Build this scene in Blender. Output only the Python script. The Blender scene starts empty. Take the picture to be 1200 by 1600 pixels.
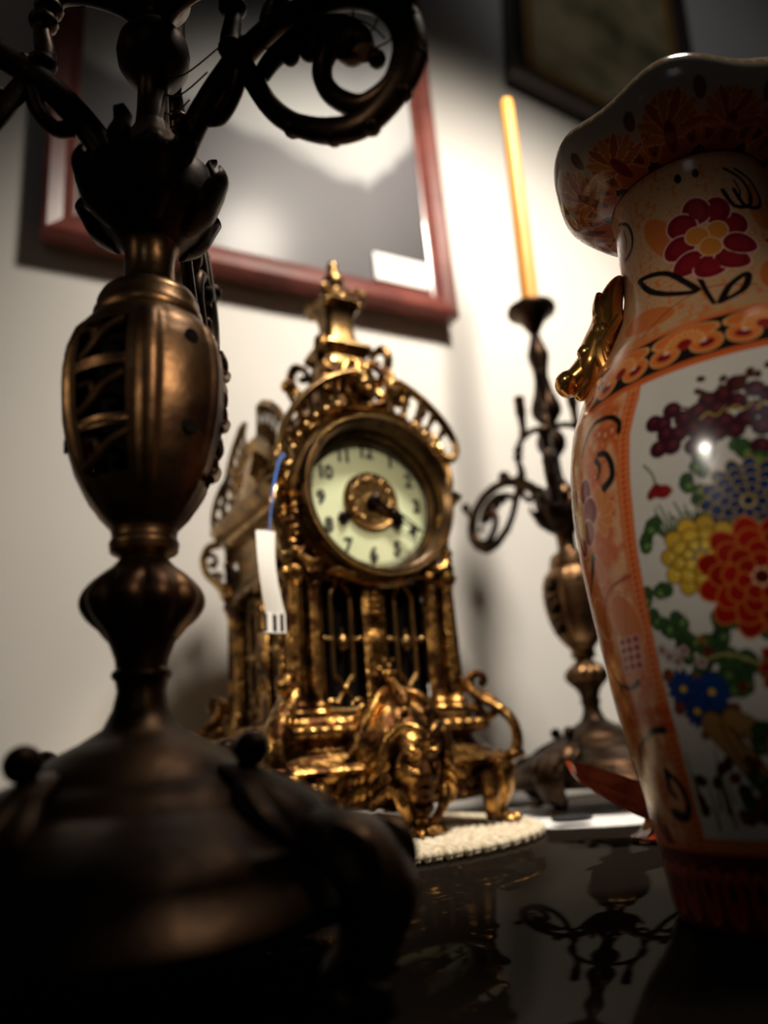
import bpy, math, random
import numpy as np
from mathutils import Vector, Matrix

S = bpy.context.scene
COL = S.collection
R = math.radians
PI = math.pi

# ------------------------------------------------------------------ camera
PITCH, ROLL = R(17.4745), R(4.514)
fw = Vector((0, math.cos(PITCH), math.sin(PITCH)))
r0 = Vector((1, 0, 0)); u0 = Vector((0, -math.sin(PITCH), math.cos(PITCH)))
cr = math.cos(ROLL)*r0 - math.sin(ROLL)*u0
cu = math.sin(ROLL)*r0 + math.cos(ROLL)*u0
cam = bpy.data.cameras.new('camera')
camo = bpy.data.objects.new('camera', cam); COL.objects.link(camo)
m = Matrix.Identity(4)
for i in range(3):
    m[i][0] = cr[i]; m[i][1] = cu[i]; m[i][2] = -fw[i]
m[2][3] = .065
camo.matrix_world = m
cam.sensor_fit = 'VERTICAL'; cam.sensor_height = 36.0; cam.sensor_width = 27.0
cam.lens = 27.0
cam.clip_start = .01; cam.clip_end = 50
cam.dof.use_dof = True
cam.dof.focus_distance = .37
cam.dof.aperture_fstop = 4.1
S.camera = camo

# ------------------------------------------------------------------ light and exposure
S.view_settings.view_transform = 'Standard'
S.view_settings.look = 'None'
S.view_settings.gamma = 1.0
S.view_settings.use_curve_mapping = False
S.view_settings.exposure = 0.0
world = bpy.data.worlds.new('world'); S.world = world
world.use_nodes = True
world.node_tree.nodes['Background'].inputs[0].default_value = (.75, .68, .6, 1)
world.node_tree.nodes['Background'].inputs[1].default_value = .006

def aim(o, src, dst):
    o.location = src
    o.rotation_euler = (Vector(dst)-Vector(src)).to_track_quat('-Z', 'Y').to_euler()

def spot(name, src, dst, power, ang, blend, size, colr):
    l = bpy.data.lights.new(name, 'SPOT'); l.energy = power; l.spot_size = R(ang); l.spot_blend = blend
    l.shadow_soft_size = size; l.color = colr
    o = bpy.data.objects.new(name, l); COL.objects.link(o); aim(o, src, dst); return o

def area(name, src, dst, power, sx, sy, colr):
    l = bpy.data.lights.new(name, 'AREA'); l.energy = power; l.shape = 'RECTANGLE'; l.size = sx; l.size_y = sy; l.color = colr
    o = bpy.data.objects.new(name, l); COL.objects.link(o); aim(o, src, dst); return o

spot('wall_fill_spot', (.36, .34, 1.22), (.26, 1.07, .20), 82, 103, 1.0, .08, (1.0, .90, .77))  # added unseen spot; soft cone makes the bright wall centre and dark edges
spot('painting_fill_spot', (.45, .05, 1.75), (.75, 1.33, 1.42), 5, 60, 1.0, .08, (.95, .97, 1.0))  # dim unseen spot added to lift the painting and the wall around it
spot('clock_fill_spot_right', (.50, -.10, .95), (-.02, .58, .215), 30, 17, .8, .035, (1.0, .84, .62))  # unseen spot added from the right to brighten clock front and dial
spot('clock_fill_spot_left', (-1.0, -.35, .75), (-.03, .60, .20), 30, 18, .9, .05, (1.0, .86, .68))  # unseen spot added from the left to brighten the clock's side
spot('mat_fill_spot', (.15, .42, 1.5), (.0, .62, .05), 22, 22, .8, .03, (1.0, .88, .72))  # overhead fill added for the mat and gilt sparkle, no actual fitting
spot('vase_fill_spot', (-.48, -.30, .46), (.135, .27, .165), 9, 15.5, 1.0, .03, (1.0, .9, .78))  # unseen narrow spot added to light the vase on its own
spot('urn_fill_spot_right', (.52, -.30, .55), (-.085, .27, .178), 13, 11.5, 1.0, .03, (1.0, .84, .66))  # unseen narrow spot added to brighten the near urn's right side
spot('urn_fill_spot_left', (-.62, -.12, .38), (-.09, .27, .195), 4, 10, 1.0, .03, (1.0, .84, .62))  # weak unseen fill added for the near urn's left side
area('front_fill_area', (-.25, -1.4, 1.1), (.05, .5, .2), .35, .35, .5, (.95, .97, 1.0))  # faint unseen area light added behind the camera for reflections; no window there

# ------------------------------------------------------------------ materials
def mat(name, base, rough=.5, metal=0., coat=0., spec=.5):
    m = bpy.data.materials.new(name); m.use_nodes = True
    b = m.node_tree.nodes['Principled BSDF']
    b.inputs['Base Color'].default_value = (*base, 1)
    b.inputs['Roughness'].default_value = rough
    b.inputs['Metallic'].default_value = metal
    b.inputs['Coat Weight'].default_value = coat
    b.inputs['Coat Roughness'].default_value = .04
    b.inputs['Specular IOR Level'].default_value = spec
    return m

def nd(m, t): return m.node_tree.nodes.new(t)
def lk(m, a, b): m.node_tree.links.new(a, b)

def noisy(m, c1, c2, scale, detail=6, lo=.35, hi=.65, bump=0., bscale=None, rough=None, dist=.001):
    b = m.node_tree.nodes['Principled BSDF']
    tc = nd(m, 'ShaderNodeTexCoord'); n = nd(m, 'ShaderNodeTexNoise')
    n.inputs['Scale'].default_value = scale; n.inputs['Detail'].default_value = detail
    lk(m, tc.outputs['Object'], n.inputs['Vector'])
    r = nd(m, 'ShaderNodeValToRGB')
    r.color_ramp.elements[0].position = lo; r.color_ramp.elements[0].color = (*c1, 1)
    r.color_ramp.elements[1].position = hi; r.color_ramp.elements[1].color = (*c2, 1)
    lk(m, n.outputs['Fac'], r.inputs['Fac']); lk(m, r.outputs['Color'], b.inputs['Base Color'])
    if rough:
        mr = nd(m, 'ShaderNodeMapRange'); mr.inputs['To Min'].default_value = rough[0]; mr.inputs['To Max'].default_value = rough[1]
        mr.inputs['From Min'].default_value = lo; mr.inputs['From Max'].default_value = hi
        lk(m, n.outputs['Fac'], mr.inputs['Value']); lk(m, mr.outputs['Result'], b.inputs['Roughness'])
    if bump:
        n2 = nd(m, 'ShaderNodeTexNoise'); n2.inputs['Scale'].default_value = bscale or scale*3; n2.inputs['Detail'].default_value = 4
        lk(m, tc.outputs['Object'], n2.inputs['Vector'])
        bp = nd(m, 'ShaderNodeBump'); bp.inputs['Strength'].default_value = bump; bp.inputs['Distance'].default_value = dist
        lk(m, n2.outputs['Fac'], bp.inputs['Height']); lk(m, bp.outputs['Normal'], b.inputs['Normal'])
    return m

GILT = noisy(mat('gilt_brass', (.5, .3, .1), .3, 1.), (.045, .018, .007), (.68, .37, .11), 65, lo=.42, hi=.68, bump=.75, bscale=190, rough=(.42, .2), dist=.0015)
GILTS = noisy(mat('gilt_brass_smooth', (.5, .3, .1), .3, 1.), (.11, .06, .028), (.52, .32, .12), 45, lo=.3, hi=.65, bump=.3, bscale=120, rough=(.4, .24), dist=.0008)
DARKB = noisy(mat('aged_bronze', (.2, .12, .06), .4, 1.), (.05, .024, .014), (.30, .165, .075), 40, lo=.35, hi=.68, bump=.6, bscale=130, rough=(.5, .3), dist=.0012)
BEZ = noisy(mat('bezel_brass', (.3, .2, .09), .35, 1.), (.055, .032, .018), (.17, .105, .05), 60, bump=.2, bscale=200, rough=(.42, .3), dist=.0005)
CANDB = noisy(mat('candelabrum_bronze', (.2, .12, .06), .4, 1.), (.045, .022, .013), (.27, .15, .068), 34, lo=.34, hi=.68, bump=.45, bscale=90, rough=(.46, .28), dist=.001)
DARKC = noisy(mat('shade_darkened_bronze', (.1, .06, .04), .45, 1.), (.012, .007, .005), (.085, .048, .026), 34, lo=.38, hi=.72, bump=.45, bscale=90, rough=(.5, .34), dist=.001)  # darker copy of the bronze; lack of light on base and arms painted in
BLACKI = mat('clock_interior', (.004, .003, .003), .9, spec=.1)
ENAMEL = noisy(mat('dial_enamel', (.7, .76, .5), .25, coat=.2), (.76, .85, .56), (.82, .89, .62), 30)
INK = mat('black_ink', (.012, .012, .014), .4)
BLUED = mat('blued_steel', (.03, .02, .02), .3, .9)
PAPER = mat('white_paper', (.95, .94, .93), .7)
BLUESTR = mat('blue_string', (.06, .22, .75), .6)
WALLM = noisy(mat('wall_plaster', (.8, .78, .74), .85, spec=.2), (.78, .755, .71), (.82, .79, .745), 6, bump=.08, bscale=180, dist=.0006)
WAX = noisy(mat('yellow_wax', (.85, .42, .08), .45), (.80, .33, .04), (.86, .40, .06), 12)
WAX.node_tree.nodes['Principled BSDF'].inputs['Subsurface Weight'].default_value = .25
WAX.node_tree.nodes['Principled BSDF'].inputs['Subsurface Radius'].default_value = (.02, .008, .003)
YARN = noisy(mat('cream_yarn', (.85, .78, .62), .9, spec=.1), (.62, .51, .35), (.86, .78, .62), 160, bump=.6, bscale=700, dist=.0006)
LACE = noisy(mat('white_lace', (.85, .84, .84), .85, spec=.1), (.75, .74, .75), (.9, .9, .9), 60, bump=.5, bscale=500, dist=.0006)
MAHOG = noisy(mat('mahogany_frame', (.25, .05, .03), .3, coat=.5), (.13, .032, .025), (.22, .060, .045), 18)
DARKFR = mat('dark_frame', (.035, .022, .016), .4)
GOLDFR = mat('gold_frame_slip', (.62, .36, .12), .4, .6)
ORANGEG = noisy(mat('red_brown_glaze', (.5, .1, .03), .14, coat=.6), (.20, .022, .010), (.42, .09, .03), 60, bump=.5, bscale=130, dist=.001)
LIONG = noisy(mat('burnished_gold', (.8, .4, .1), .22, .9), (.62, .25, .05), (.86, .46, .13), 60, bump=.15, bscale=120, rough=(.3, .18), dist=.0006)

# polished dark table
TABLE = mat('polished_dark_top', (.012, .009, .007), .035, coat=0., spec=.6)
TABLE.node_tree.nodes.clear()
_o = nd(TABLE, 'ShaderNodeOutputMaterial'); _m = nd(TABLE, 'ShaderNodeMixShader'); _d = nd(TABLE, 'ShaderNodeBsdfDiffuse'); _g = nd(TABLE, 'ShaderNodeBsdfGlossy'); _f = nd(TABLE, 'ShaderNodeFresnel'); _k = nd(TABLE, 'ShaderNodeMath')
_d.inputs['Color'].default_value = (.012, .009, .007, 1); _g.inputs['Color'].default_value = (.9, .84, .75, 1); _g.inputs['Roughness'].default_value = .03
_f.inputs['IOR'].default_value = 1.3; _k.operation = 'MULTIPLY'; _k.inputs[1].default_value = .17
lk(TABLE, _f.outputs[0], _k.inputs[0]); lk(TABLE, _k.outputs[0], _m.inputs[0]); lk(TABLE, _d.outputs[0], _m.inputs[1]); lk(TABLE, _g.outputs[0], _m.inputs[2]); lk(TABLE, _m.outputs[0], _o.inputs[0])

# ------------------------------------------------------------------ mesh helpers
def T(x=0, y=0, z=0): return Matrix.Translation((x, y, z))
def RX(a): return Matrix.Rotation(a, 4, 'X')
def RY(a): return Matrix.Rotation(a, 4, 'Y')
def RZ(a): return Matrix.Rotation(a, 4, 'Z')
def SC(x, y, z): return Matrix.Diagonal((x, y, z, 1))
I4 = Matrix.Identity(4)

def smooth(pts, n=6):
    P = [Vector(p) for p in pts]
    if len(P) < 3: return P
    out = []
    for i in range(len(P)-1):
        p0 = P[max(i-1, 0)]; p1 = P[i]; p2 = P[i+1]; p3 = P[min(i+2, len(P)-1)]
        for k in range(n):
            t = k/n
            out.append(.5*((2*p1)+(p2-p0)*t+(2*p0-5*p1+4*p2-p3)*t*t+(3*p1-p0-3*p2+p3)*t**3))
    out.append(P[-1]); return out

class MB:
    def __init__(s): s.v = []; s.f = []
    def add(s, vs, fs, M=I4):
        o = len(s.v); s.v += [tuple(M @ Vector(v)) for v in vs]; s.f += [tuple(i+o for i in f) for f in fs]; return s
    def lathe(s, prof, seg=48, M=I4, mod=None, skip=None, caps=True):
        vs = []; fs = []
        for j, (r, z) in enumerate(prof):
            for i in range(seg):
                a = 2*PI*i/seg; rr = r*(mod(a, z) if mod else 1)
                vs.append((rr*math.cos(a), rr*math.sin(a), z))
        for j in range(len(prof)-1):
            for i in range(seg):
                if skip and skip(2*PI*(i+.5)/seg, .5*(prof[j][1]+prof[j+1][1])): continue
                k = (i+1) % seg
                fs.append((j*seg+i, j*seg+k, (j+1)*seg+k, (j+1)*seg+i))
        if caps:
            if prof[0][0] > 1e-5: fs.append(tuple(range(seg-1, -1, -1)))
            if prof[-1][0] > 1e-5: fs.append(tuple((len(prof)-1)*seg+i for i in range(seg)))
        return s.add(vs, fs, M)
    def tube(s, pts, rad, seg=8, M=I4, sm=5, flat=(1, 1), up=None, caps=True):
        n0 = len(pts)
        P = smooth(pts, sm) if sm > 1 else [Vector(p) for p in pts]
        n = len(P)
        if not hasattr(rad, '__len__'): rad = [rad]*n0
        vs = []; fs = []
        t0 = (P[1]-P[0]).normalized()
        u = Vector(up) if up else (Vector((0, 1, 0)) if abs(t0.y) < .8 else Vector((1, 0, 0)))
        for i in range(n):
            t = (P[min(i+1, n-1)]-P[max(i-1, 0)])
            if t.length < 1e-9: t = t0
            t = t.normalized()
            a = (u - t*u.dot(t))
            if a.length < 1e-6: a = t.orthogonal()
            a.normalize(); b = t.cross(a); u = a if not up else u
            x = i/(n-1)*(n0-1); k = min(int(x), n0-2); w = x-k
            r = rad[k]*(1-w)+rad[k+1]*w
            for q in range(seg):
                g = 2*PI*q/seg
                vs.append(P[i]+a*(math.cos(g)*r*flat[0])+b*(math.sin(g)*r*flat[1]))
        for i in range(n-1):
            for q in range(seg):
                k = (q+1) % seg
                fs.append((i*seg+q, i*seg+k, (i+1)*seg+k, (i+1)*seg+q))
        if caps:
            fs.append(tuple(range(seg-1, -1, -1))); fs.append(tuple((n-1)*seg+q for q in range(seg)))
        return s.add(vs, fs, M)
    def blob(s, c, r, M=I4, seg=12, rings=8, disp=None):
        if not hasattr(r, '__len__'): r = (r, r, r)
        vs = [(0, 0, -1)]; fs = []
        for j in range(1, rings):
            p = -PI/2+PI*j/rings
            for i in range(seg):
                a = 2*PI*i/seg; vs.append((math.cos(p)*math.cos(a), math.cos(p)*math.sin(a), math.sin(p)))
        vs.append((0, 0, 1))
        for i in range(seg):
            k = (i+1) % seg
            fs.append((0, 1+k, 1+i)); fs.append((len(vs)-1, 1+(rings-2)*seg+i, 1+(rings-2)*seg+k))
            for j in range(rings-2):
                fs.append((1+j*seg+i, 1+j*seg+k, 1+(j+1)*seg+k, 1+(j+1)*seg+i))
        if disp: vs = [disp(Vector(v)) for v in vs]
        vs = [(v[0]*r[0], v[1]*r[1], v[2]*r[2]) for v in vs]
        return s.add(vs, fs, M @ T(*c))
    def box(s, c, d, M=I4, bev=.0):
        x, y, z = d[0]/2, d[1]/2, d[2]/2
        if bev <= 0:
            vs = [(sx*x, sy*y, sz*z) for sz in (-1, 1) for sy in (-1, 1) for sx in (-1, 1)]
            fs = [(0, 2, 3, 1), (4, 5, 7, 6), (0, 1, 5, 4), (2, 6, 7, 3), (0, 4, 6, 2), (1, 3, 7, 5)]
            return s.add(vs, fs, M @ T(*c))
        rings = []
        for (zz, k) in ((-z, bev), (-z+bev, 0), (z-bev, 0), (z, bev)):
            a, b = x-k, y-k; c2 = bev
            rings.append([(a-c2, -b, zz), (a, -b+c2, zz), (a, b-c2, zz), (a-c2, b, zz), (-a+c2, b, zz), (-a, b-c2, zz), (-a, -b+c2, zz), (-a+c2, -b, zz)])
        return s.loft(rings, M @ T(*c))
    def loft(s, rings, M=I4, caps=True, closed=True):
        n = len(rings[0]); vs = [v for r in rings for v in r]; fs = []
        for j in range(len(rings)-1):
            for i in range(n if closed else n-1):
                k = (i+1) % n
                fs.append((j*n+i, j*n+k, (j+1)*n+k, (j+1)*n+i))
        if caps and closed:
            fs.append(tuple(range(n-1, -1, -1))); fs.append(tuple((len(rings)-1)*n+i for i in range(n)))
        return s.add(vs, fs, M)
    def sq(s, prof, p=9, n=96, M=I4, mod=None, caps=True):
        rings = []
        for pr in prof:
            z, a = pr[0], pr[1]; cx, cy = (pr[2], pr[3]) if len(pr) > 3 else (0, 0)
            rg = []
            for i in range(n):
                t = 2*PI*i/n
                r = a/(abs(math.cos(t))**p+abs(math.sin(t))**p)**(1/p)
                if mod: r *= mod(t, z)
                rg.append((cx+r*math.cos(t), cy+r*math.sin(t), z))
            rings.append(rg)
        return s.loft(rings, M, caps)
    def build(s, name, mat, parent=None, ang=42, loc=None):
        me = bpy.data.meshes.new(name); me.from_pydata(s.v, [], s.f); me.update()
        me.polygons.foreach_set('use_smooth', [True]*len(me.polygons))
        me.set_sharp_from_angle(angle=R(ang))
        me.materials.append(mat)
        o = bpy.data.objects.new(name, me); COL.objects.link(o)
        if parent: o.parent = parent
        if loc: o.location = loc
        return o

def spiral(cx, cz, r1, r2, a0, a1, n=14, y=0):
    return [(cx+(r1+(r2-r1)*t/(n-1))*math.cos(a0+(a1-a0)*t/(n-1)), y, cz+(r1+(r2-r1)*t/(n-1))*math.sin(a0+(a1-a0)*t/(n-1))) for t in range(n)]

def tag(o, label, cat, group=None):
    o['label'] = label; o['category'] = cat
    if group: o['group'] = group
    return o

def empty(name, loc, rz=0):
    o = bpy.data.objects.new(name, None); COL.objects.link(o); o.location = loc; o.rotation_euler = (0, 0, rz)
    o.empty_display_size = .02; return o

def struct(o): o['kind'] = 'structure'; return o

# ------------------------------------------------------------------ setting: wall and table
WD = Vector((.882, .471, 0)); WN = Vector((.471, -.882, 0)); W0 = Vector((0, .93, 0))
WM = Matrix(((WD.x, -WN.x, 0, W0.x), (WD.y, -WN.y, 0, W0.y), (0, 0, 1, 0), (0, 0, 0, 1)))   # local x along wall, -y out of it
b = MB(); b.box((.6, .05, .35), (5.2, .1, 3.7), WM); struct(b.build('wall_back', WALLM))
b = MB(); b.box((0, 0, 0), (7, 6, .05), T(.3, -1.0, -.78)); struct(b.build('floor', noisy(mat('floor_boards', (.10, .055, .03), .5), (.07, .035, .02), (.12, .065, .035), 5)))

tb = empty('display_table', (0, 0, 0))
tag(tb, 'polished near-black table top carrying the clock, vase and candelabra', 'table')
b = MB(); b.box((.25, -.452, -.0125), (1.9, .9, .025), WM, .004); b.build('table_top', TABLE, tb)
b = MB(); b.box((.25, -.45, -.06), (1.76, .76, .065), WM, .003); b.build('apron', MAHOG, tb)
for x in (-.58, 1.08):
    for y in (-.80, -.10):
        b = MB(); b.lathe([(.022, -.75), (.024, -.6), (.03, -.35), (.022, -.3), (.034, -.26), (.034, -.03)], 20, WM @ T(x, y, 0)); b.build('leg', MAHOG, tb)

# ------------------------------------------------------------------ candelabra
def cand_profile():
    base = [(.0, .020), (.066, .020), (.080, .0205), (.0845, .023), (.0855, .027), (.083, .031), (.078, .034), (.0765, .038), (.0755, .042), (.070, .0455), (.063, .050),
            (.054, .0535), (.049, .0555), (.0475, .058), (.042, .061), (.0375, .0635), (.036, .066), (.031, .069), (.0285, .0715),
            (.020, .0755), (.0125, .080), (.0095, .086), (.0082, .092), (.0088, .0955), (.0102, .097), (.0102, .0985), (.0088, .1), (.0092, .103), (.011, .108), (.0125, .111)]
    return base
def cand(loc, rz, az, label, deep=True):
    root = empty('candelabrum', loc, rz)
    tag(root, label, 'candelabrum', 'pair of bronze candelabra')
    lob = lambda a, z: 1+(.09*max(0, (.064-z)/.03) if z < .064 else 0)*math.cos(4*a)
    b = MB(); b.lathe(cand_profile(), 96, mod=lambda a, z: lob(a, min(max(z, .034), .064)))
    # leaf ornament on the dome
    for k in range(4):
        a = PI/4*2*k+PI/4
        Mx = RZ(a)
        b.tube([(.036, 0, .066), (.048, 0, .060), (.062, 0, .052), (.074, 0, .040)], [.003, .008, .010, .006], 10, Mx, flat=(1.3, .55), up=(0, 1, 0))
        for sgn in (-1, 1):
            b.tube([(.040, 0, .064), (.052, sgn*.010, .057), (.062, sgn*.016, .050), (.070, sgn*.014, .043)], [.002, .004, .0045, .002], 8, Mx)
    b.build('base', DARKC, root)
    for k in range(4):
        a = PI/2*k+PI/4
        f = MB(); Mx = RZ(a)
        f.tube([(.060, 0, .046), (.079, 0, .042), (.088, 0, .030), (.083, 0, .016), (.074, 0, .009), (.078, 0, .0035), (.088, 0, .0035)],
               [.006, .012, .0125, .0095, .006, .0055, .0034], 12, Mx, flat=(1.25, .8), up=(0, 1, 0))
        f.tube([(.082, -.011, .047), (.091, -.011, .043), (.092, -.011, .035), (.085, -.011, .034), (.085, -.011, .040)], .0028, 8, Mx)
        f.tube([(.082, .011, .047), (.091, .011, .043), (.092, .011, .035), (.085, .011, .034), (.085, .011, .040)], .0028, 8, Mx)
        f.blob((.046, 0, .070), (.006, .005, .0055), Mx)
        f.v = [(x, y, max(z, 0)) for x, y, z in f.v]
        f.build('foot', DARKC, root)
    # gadrooned bulb
    b = MB()
    pr = [(.0125, .110)] + [(.0115+.0088*math.sin(PI*t/12)**.75, .1115+.0235*t/12) for t in range(1, 12)] + [(.0115, .1355), (.0085, .139)]
    b.lathe(pr, 96, mod=lambda a, z: 1+.15*(abs(math.sin(5*a))**.7-.5)*math.sin(PI*min(max((z-.11)/.026, 0), 1)))
    b.build('bulb', CANDB, root)
    # urn with pierced panels
    up = [(.0078, .1375), (.0085, .1395), (.012, .1415), (.0125, .1445), (.0115, .147), (.012, .150), (.0165, .155), (.0215, .1625), (.0255, .171), (.0285, .181),
          (.0305, .192), (.0312, .203), (.0312, .209), (.0302, .218), (.0275, .2265), (.0235, .2325), (.0205, .235)]
    prof = []
    for (r1, z1), (r2, z2) in zip(up[:-1], up[1:]):
        for k in range(3): prof.append((r1+(r2-r1)*k/3, z1+(z2-z1)*k/3))
    prof.append(up[-1])
    def umod(a, z):
        if z < .152 or z > .232: return 1
        w = min(1, (z-.152)/.01)*min(1, (.232-z)/.006)
        d = math.degrees(a) % 120
        q = 0
        for c in (0, 120): q = max(q, math.exp(-((d-c)/6.5)**4))
        for c in (52,): q = max(q, .6*math.exp(-((d-c)/4.)**4))
        return 1+w*(.07*q-.01)
    def uskip(a, z):
        d = math.degrees(a) % 120
        return (66 < d < 106) and ((.166 < z < .180) or (.1845 < z < .2025) or (.2065 < z < .2235))
    b = MB(); b.lathe(prof, 144, mod=umod, skip=uskip)
    urn = b.build('urn', CANDB, root)
    for k in range(3):
        b = MB()
        for z, rr in ((.173, .0235), (.1935, .0272), (.215, .0277)):
            a = R(86+120*k)
            Mx = RZ(a) @ T(rr, 0, z)
            b.tube([(0, -.009, -.006), (.002, -.003, -.003), (.003, .003, .002), (.001, .009, .006)], .0018, 8, Mx)
            b.tube([(0, -.010, .005), (.002, -.004, .004), (.002, -.003, .0), (0, -.006, -.001)], .0012, 6, Mx)
        for z in (.1825, .2045):
            for q in range(9):
                b.blob((.0296 if z > .19 else .0278, 0, z), .0014, RZ(R(68+4.5*q+120*k)), 8, 6)
        b.build('pierced_panel_scroll', CANDB, urn)
    b = MB(); b.lathe([(r*.72, z) for r, z in up[6:-1]], 40); b.build('urn_lining', BLACKI, urn)
    for k in range(3):
        for z, rr in ((.218, .0298), (.182, .0283)):
            b = MB(); b.lathe([(.0026, 0), (.003, .0005), (.0026, .001)], 20, RZ(R(30+120*k)) @ T(rr-.0003, 0, z) @ RY(R(90))); b.build('screw_hole', BLACKI, urn)
    # collar, neck
    b = MB()
    b.lathe([(.0205, .2345), (.0212, .236), (.0212, .239), (.0198, .241), (.0200, .244), (.0185, .2475), (.0145, .2505), (.0112, .2525), (.0102, .255), (.0098, .262), (.0102, .270), (.0118, .2725)], 56)
    b.build('neck', CANDB, root)
    # leafy cup
    b = MB()
    b.lathe([(.0105, .271), (.014, .275), (.020, .281), (.0245, .289), (.0262, .298), (.0245, .307), (.019, .315), (.014, .323), (.0095, .330), (.0072, .336)], 64,
            mod=lambda a, z: 1+.06*math.cos(6*a)*math.sin(PI*(z-.27)/.066))
    for k in range(6):
        Mx = RZ(PI/3*k)
        b.tube([(.016, 0, .276), (.024, 0, .284), (.029, 0, .294), (.033, 0, .300), (.032, 0, .305)], [.003, .007, .007, .004, .002], 10, Mx, flat=(1.1, .4), up=(0, 1, 0))
        b.tube([(.022, 0, .300), (.0265, 0, .309), (.024, 0, .318), (.0275, 0, .322)], [.003, .005, .004, .002], 10, Mx @ RZ(PI/6), flat=(1.1, .45), up=(0, 1, 0))
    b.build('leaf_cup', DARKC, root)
    # stem
    b = MB()
    st = [(.0075, .333), (.0068, .345), (.0066, .358), (.0085, .3605), (.0125, .365), (.0155, .3705), (.0163, .376), (.0155, .3815), (.0125, .387), (.0085, .391), (.0068, .394),
          (.0072, .398), (.012, .404), (.0165, .411), (.017, .418), (.0145, .427), (.011, .437), (.0095, .445), (.0078, .458), (.009, .468), (.0115, .478), (.0122, .486), (.009, .497), (.0058, .508), (.0052, .514), (.008, .5165)]
    b.lathe(st, 48); b.build('stem', DARKC, root)
    b = MB(); b.lathe([(.006, .515), (.0085, .519), (.0125, .525), (.0155, .532), (.021, .537), (.0275, .540), (.0285, .5435), (.0275, .546), (.0115, .546), (.0112, .535), (.001, .533)], 56)
    b.build('candle_cup', DARKC, root)
    # arms
    main = [(.0134, .2968), (.0193, .3155), (.0323, .3323), (.0475, .3443), (.0557, .3476), (.0686, .3513), (.0868, .3492), (.1037, .3422), (.1167, .3301), (.1244, .3145), (.1247, .2992), (.1181, .2881), (.1058, .2812), (.0913, .2845), (.0751, .2965), (.0638, .3116), (.0552, .3309), (.0506, .3418)]
    hook = [(.1230, .3000), (.1170, .2905), (.1050, .2886), (.0950, .2972), (.0895, .3074), (.0888, .3167), (.0936, .3235), (.1002, .3215), (.1010, .3170)]
    inner = [(.060, .3293), (.068, .3349), (.0831, .3369), (.0973, .331), (.1063, .3204), (.107, .3121)]
    stem = [(.0475, .3433), (.0445, .356), (.0464, .3694), (.0451, .3801), (.040, .392), (.028, .398), (.014, .398), (.006, .394)]
    for k, a in enumerate(az):
        Mx = RZ(R(a))
        ar = MB(); c3 = lambda L: [(x, 0, z) for x, z in L]
        ar.tube(c3(main), [.0062, .0062, .006, .0062, .0056, .0052, .0052, .0052, .0054, .0062, .0066, .0058, .0054, .005, .0042, .0040, .0042, .004], 12, Mx, flat=(.8, 1.05))
        ar.tube(c3(hook), [.0050, .0046, .0042, .004, .0038, .004, .0046, .006, .0058], 12, Mx)
        ar.tube(c3(inner), [.0035, .004, .005, .0046, .004, .0045], 12, Mx)
        ar.blob((.1022, 0, .3185), .0072, Mx)
        ar.blob((.0845, 0, .3290), (.0055, .004, .0065), Mx)
        ar.blob((.0745, 0, .3315), (.004, .004, .005), Mx)
        ar.blob((.1120, 0, .3062), .0035, Mx)
        ar.tube(c3([(.0330, .3230), (.0388, .3207), (.0455, .3273), (.0482, .3363)]), [.004, .0034, .0032, .004], 10, Mx)
        ar.tube(c3(stem), [.0042, .0046, .0036, .0044, .0038, .0036, .0036, .004], 10, Mx)
        for (x, z) in ((.0455, .3520), (.0462, .3750), (.0445, .3835)): ar.blob((x, 0, z), (.0062, .0062, .004), Mx)
        ar.tube(c3([(.0640, .3480), (.0665, .3600), (.0735, .3620), (.0740, .3550)]), [.0045, .004, .003, .003], 10, Mx)
        ar.tube(c3([(.1230, .3220), (.1290, .3300), (.1310, .3370)]), [.004, .003, .005], 10, Mx)
        ar.blob((.1315, 0, .3385), .0058, Mx)
        # leaf nicks along the outer curve
        for i in range(4, 15):
            x, z = main[i]; ar.blob((x+(x-.09)*.10, 0, z+(z-.316)*.10), (.0035, .0042, .0028), Mx, 8, 6)
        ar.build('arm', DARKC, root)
        nz = MB(); nz.lathe([(.0045, .394), (.0062, .400), (.0042, .404), (.0048, .420), (.0062, .424), (.0060, .440), (.0068, .444), (.0050, .446)], 20, Mx @ T(.034, 0, 0)); nz.build('nozzle', DARKC, root)
    return root
fg = cand((-.0885, .27, 0), R(-71), (43, 163, 279), 'large blurred bronze candelabrum in the left foreground with pierced urn stem')
bg = cand((.190, .79, .0020), 0, (134, 14, -106), 'bronze candelabrum behind the vase holding a tall yellow candle')
# web of thin threads hanging between the arms of the near candelabrum
b = MB(); rnd = random.Random(4)
A28 = RZ(R(43))
inn = [(.060, .345), (.075, .349), (.090, .347), (.104, .340), (.115, .329), (.122, .315)]
out = [(.068, .337), (.078, .339), (.090, .334), (.100, .326), (.106, .318), (.110, .312)]
for i in range(6):
    b.tube([(inn[i][0], 0, inn[i][1]), ((inn[i][0]+out[i][0])/2+.001, .001, (inn[i][1]+out[i][1])/2-.001), (out[i][0], 0, out[i][1])], .0004, 5, A28)
b.tube([((p[0]+q[0])/2, 0, (p[1]+q[1])/2) for p, q in zip(inn, out)], .0004, 5, A28)
b.build('thin_wire', DARKB, fg); b = MB()
for x0, x1, z0 in ((.012, .032, .352), (.010, .040, .362), (.012, .022, .343)):
    b.tube([(x0*.4, 0, z0), ((x0+x1)/2*.7, .001, z0-.006), (x1, 0, z0-.004)], .0004, 5, A28)
b.build('thin_wire', DARKB, fg)

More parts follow.
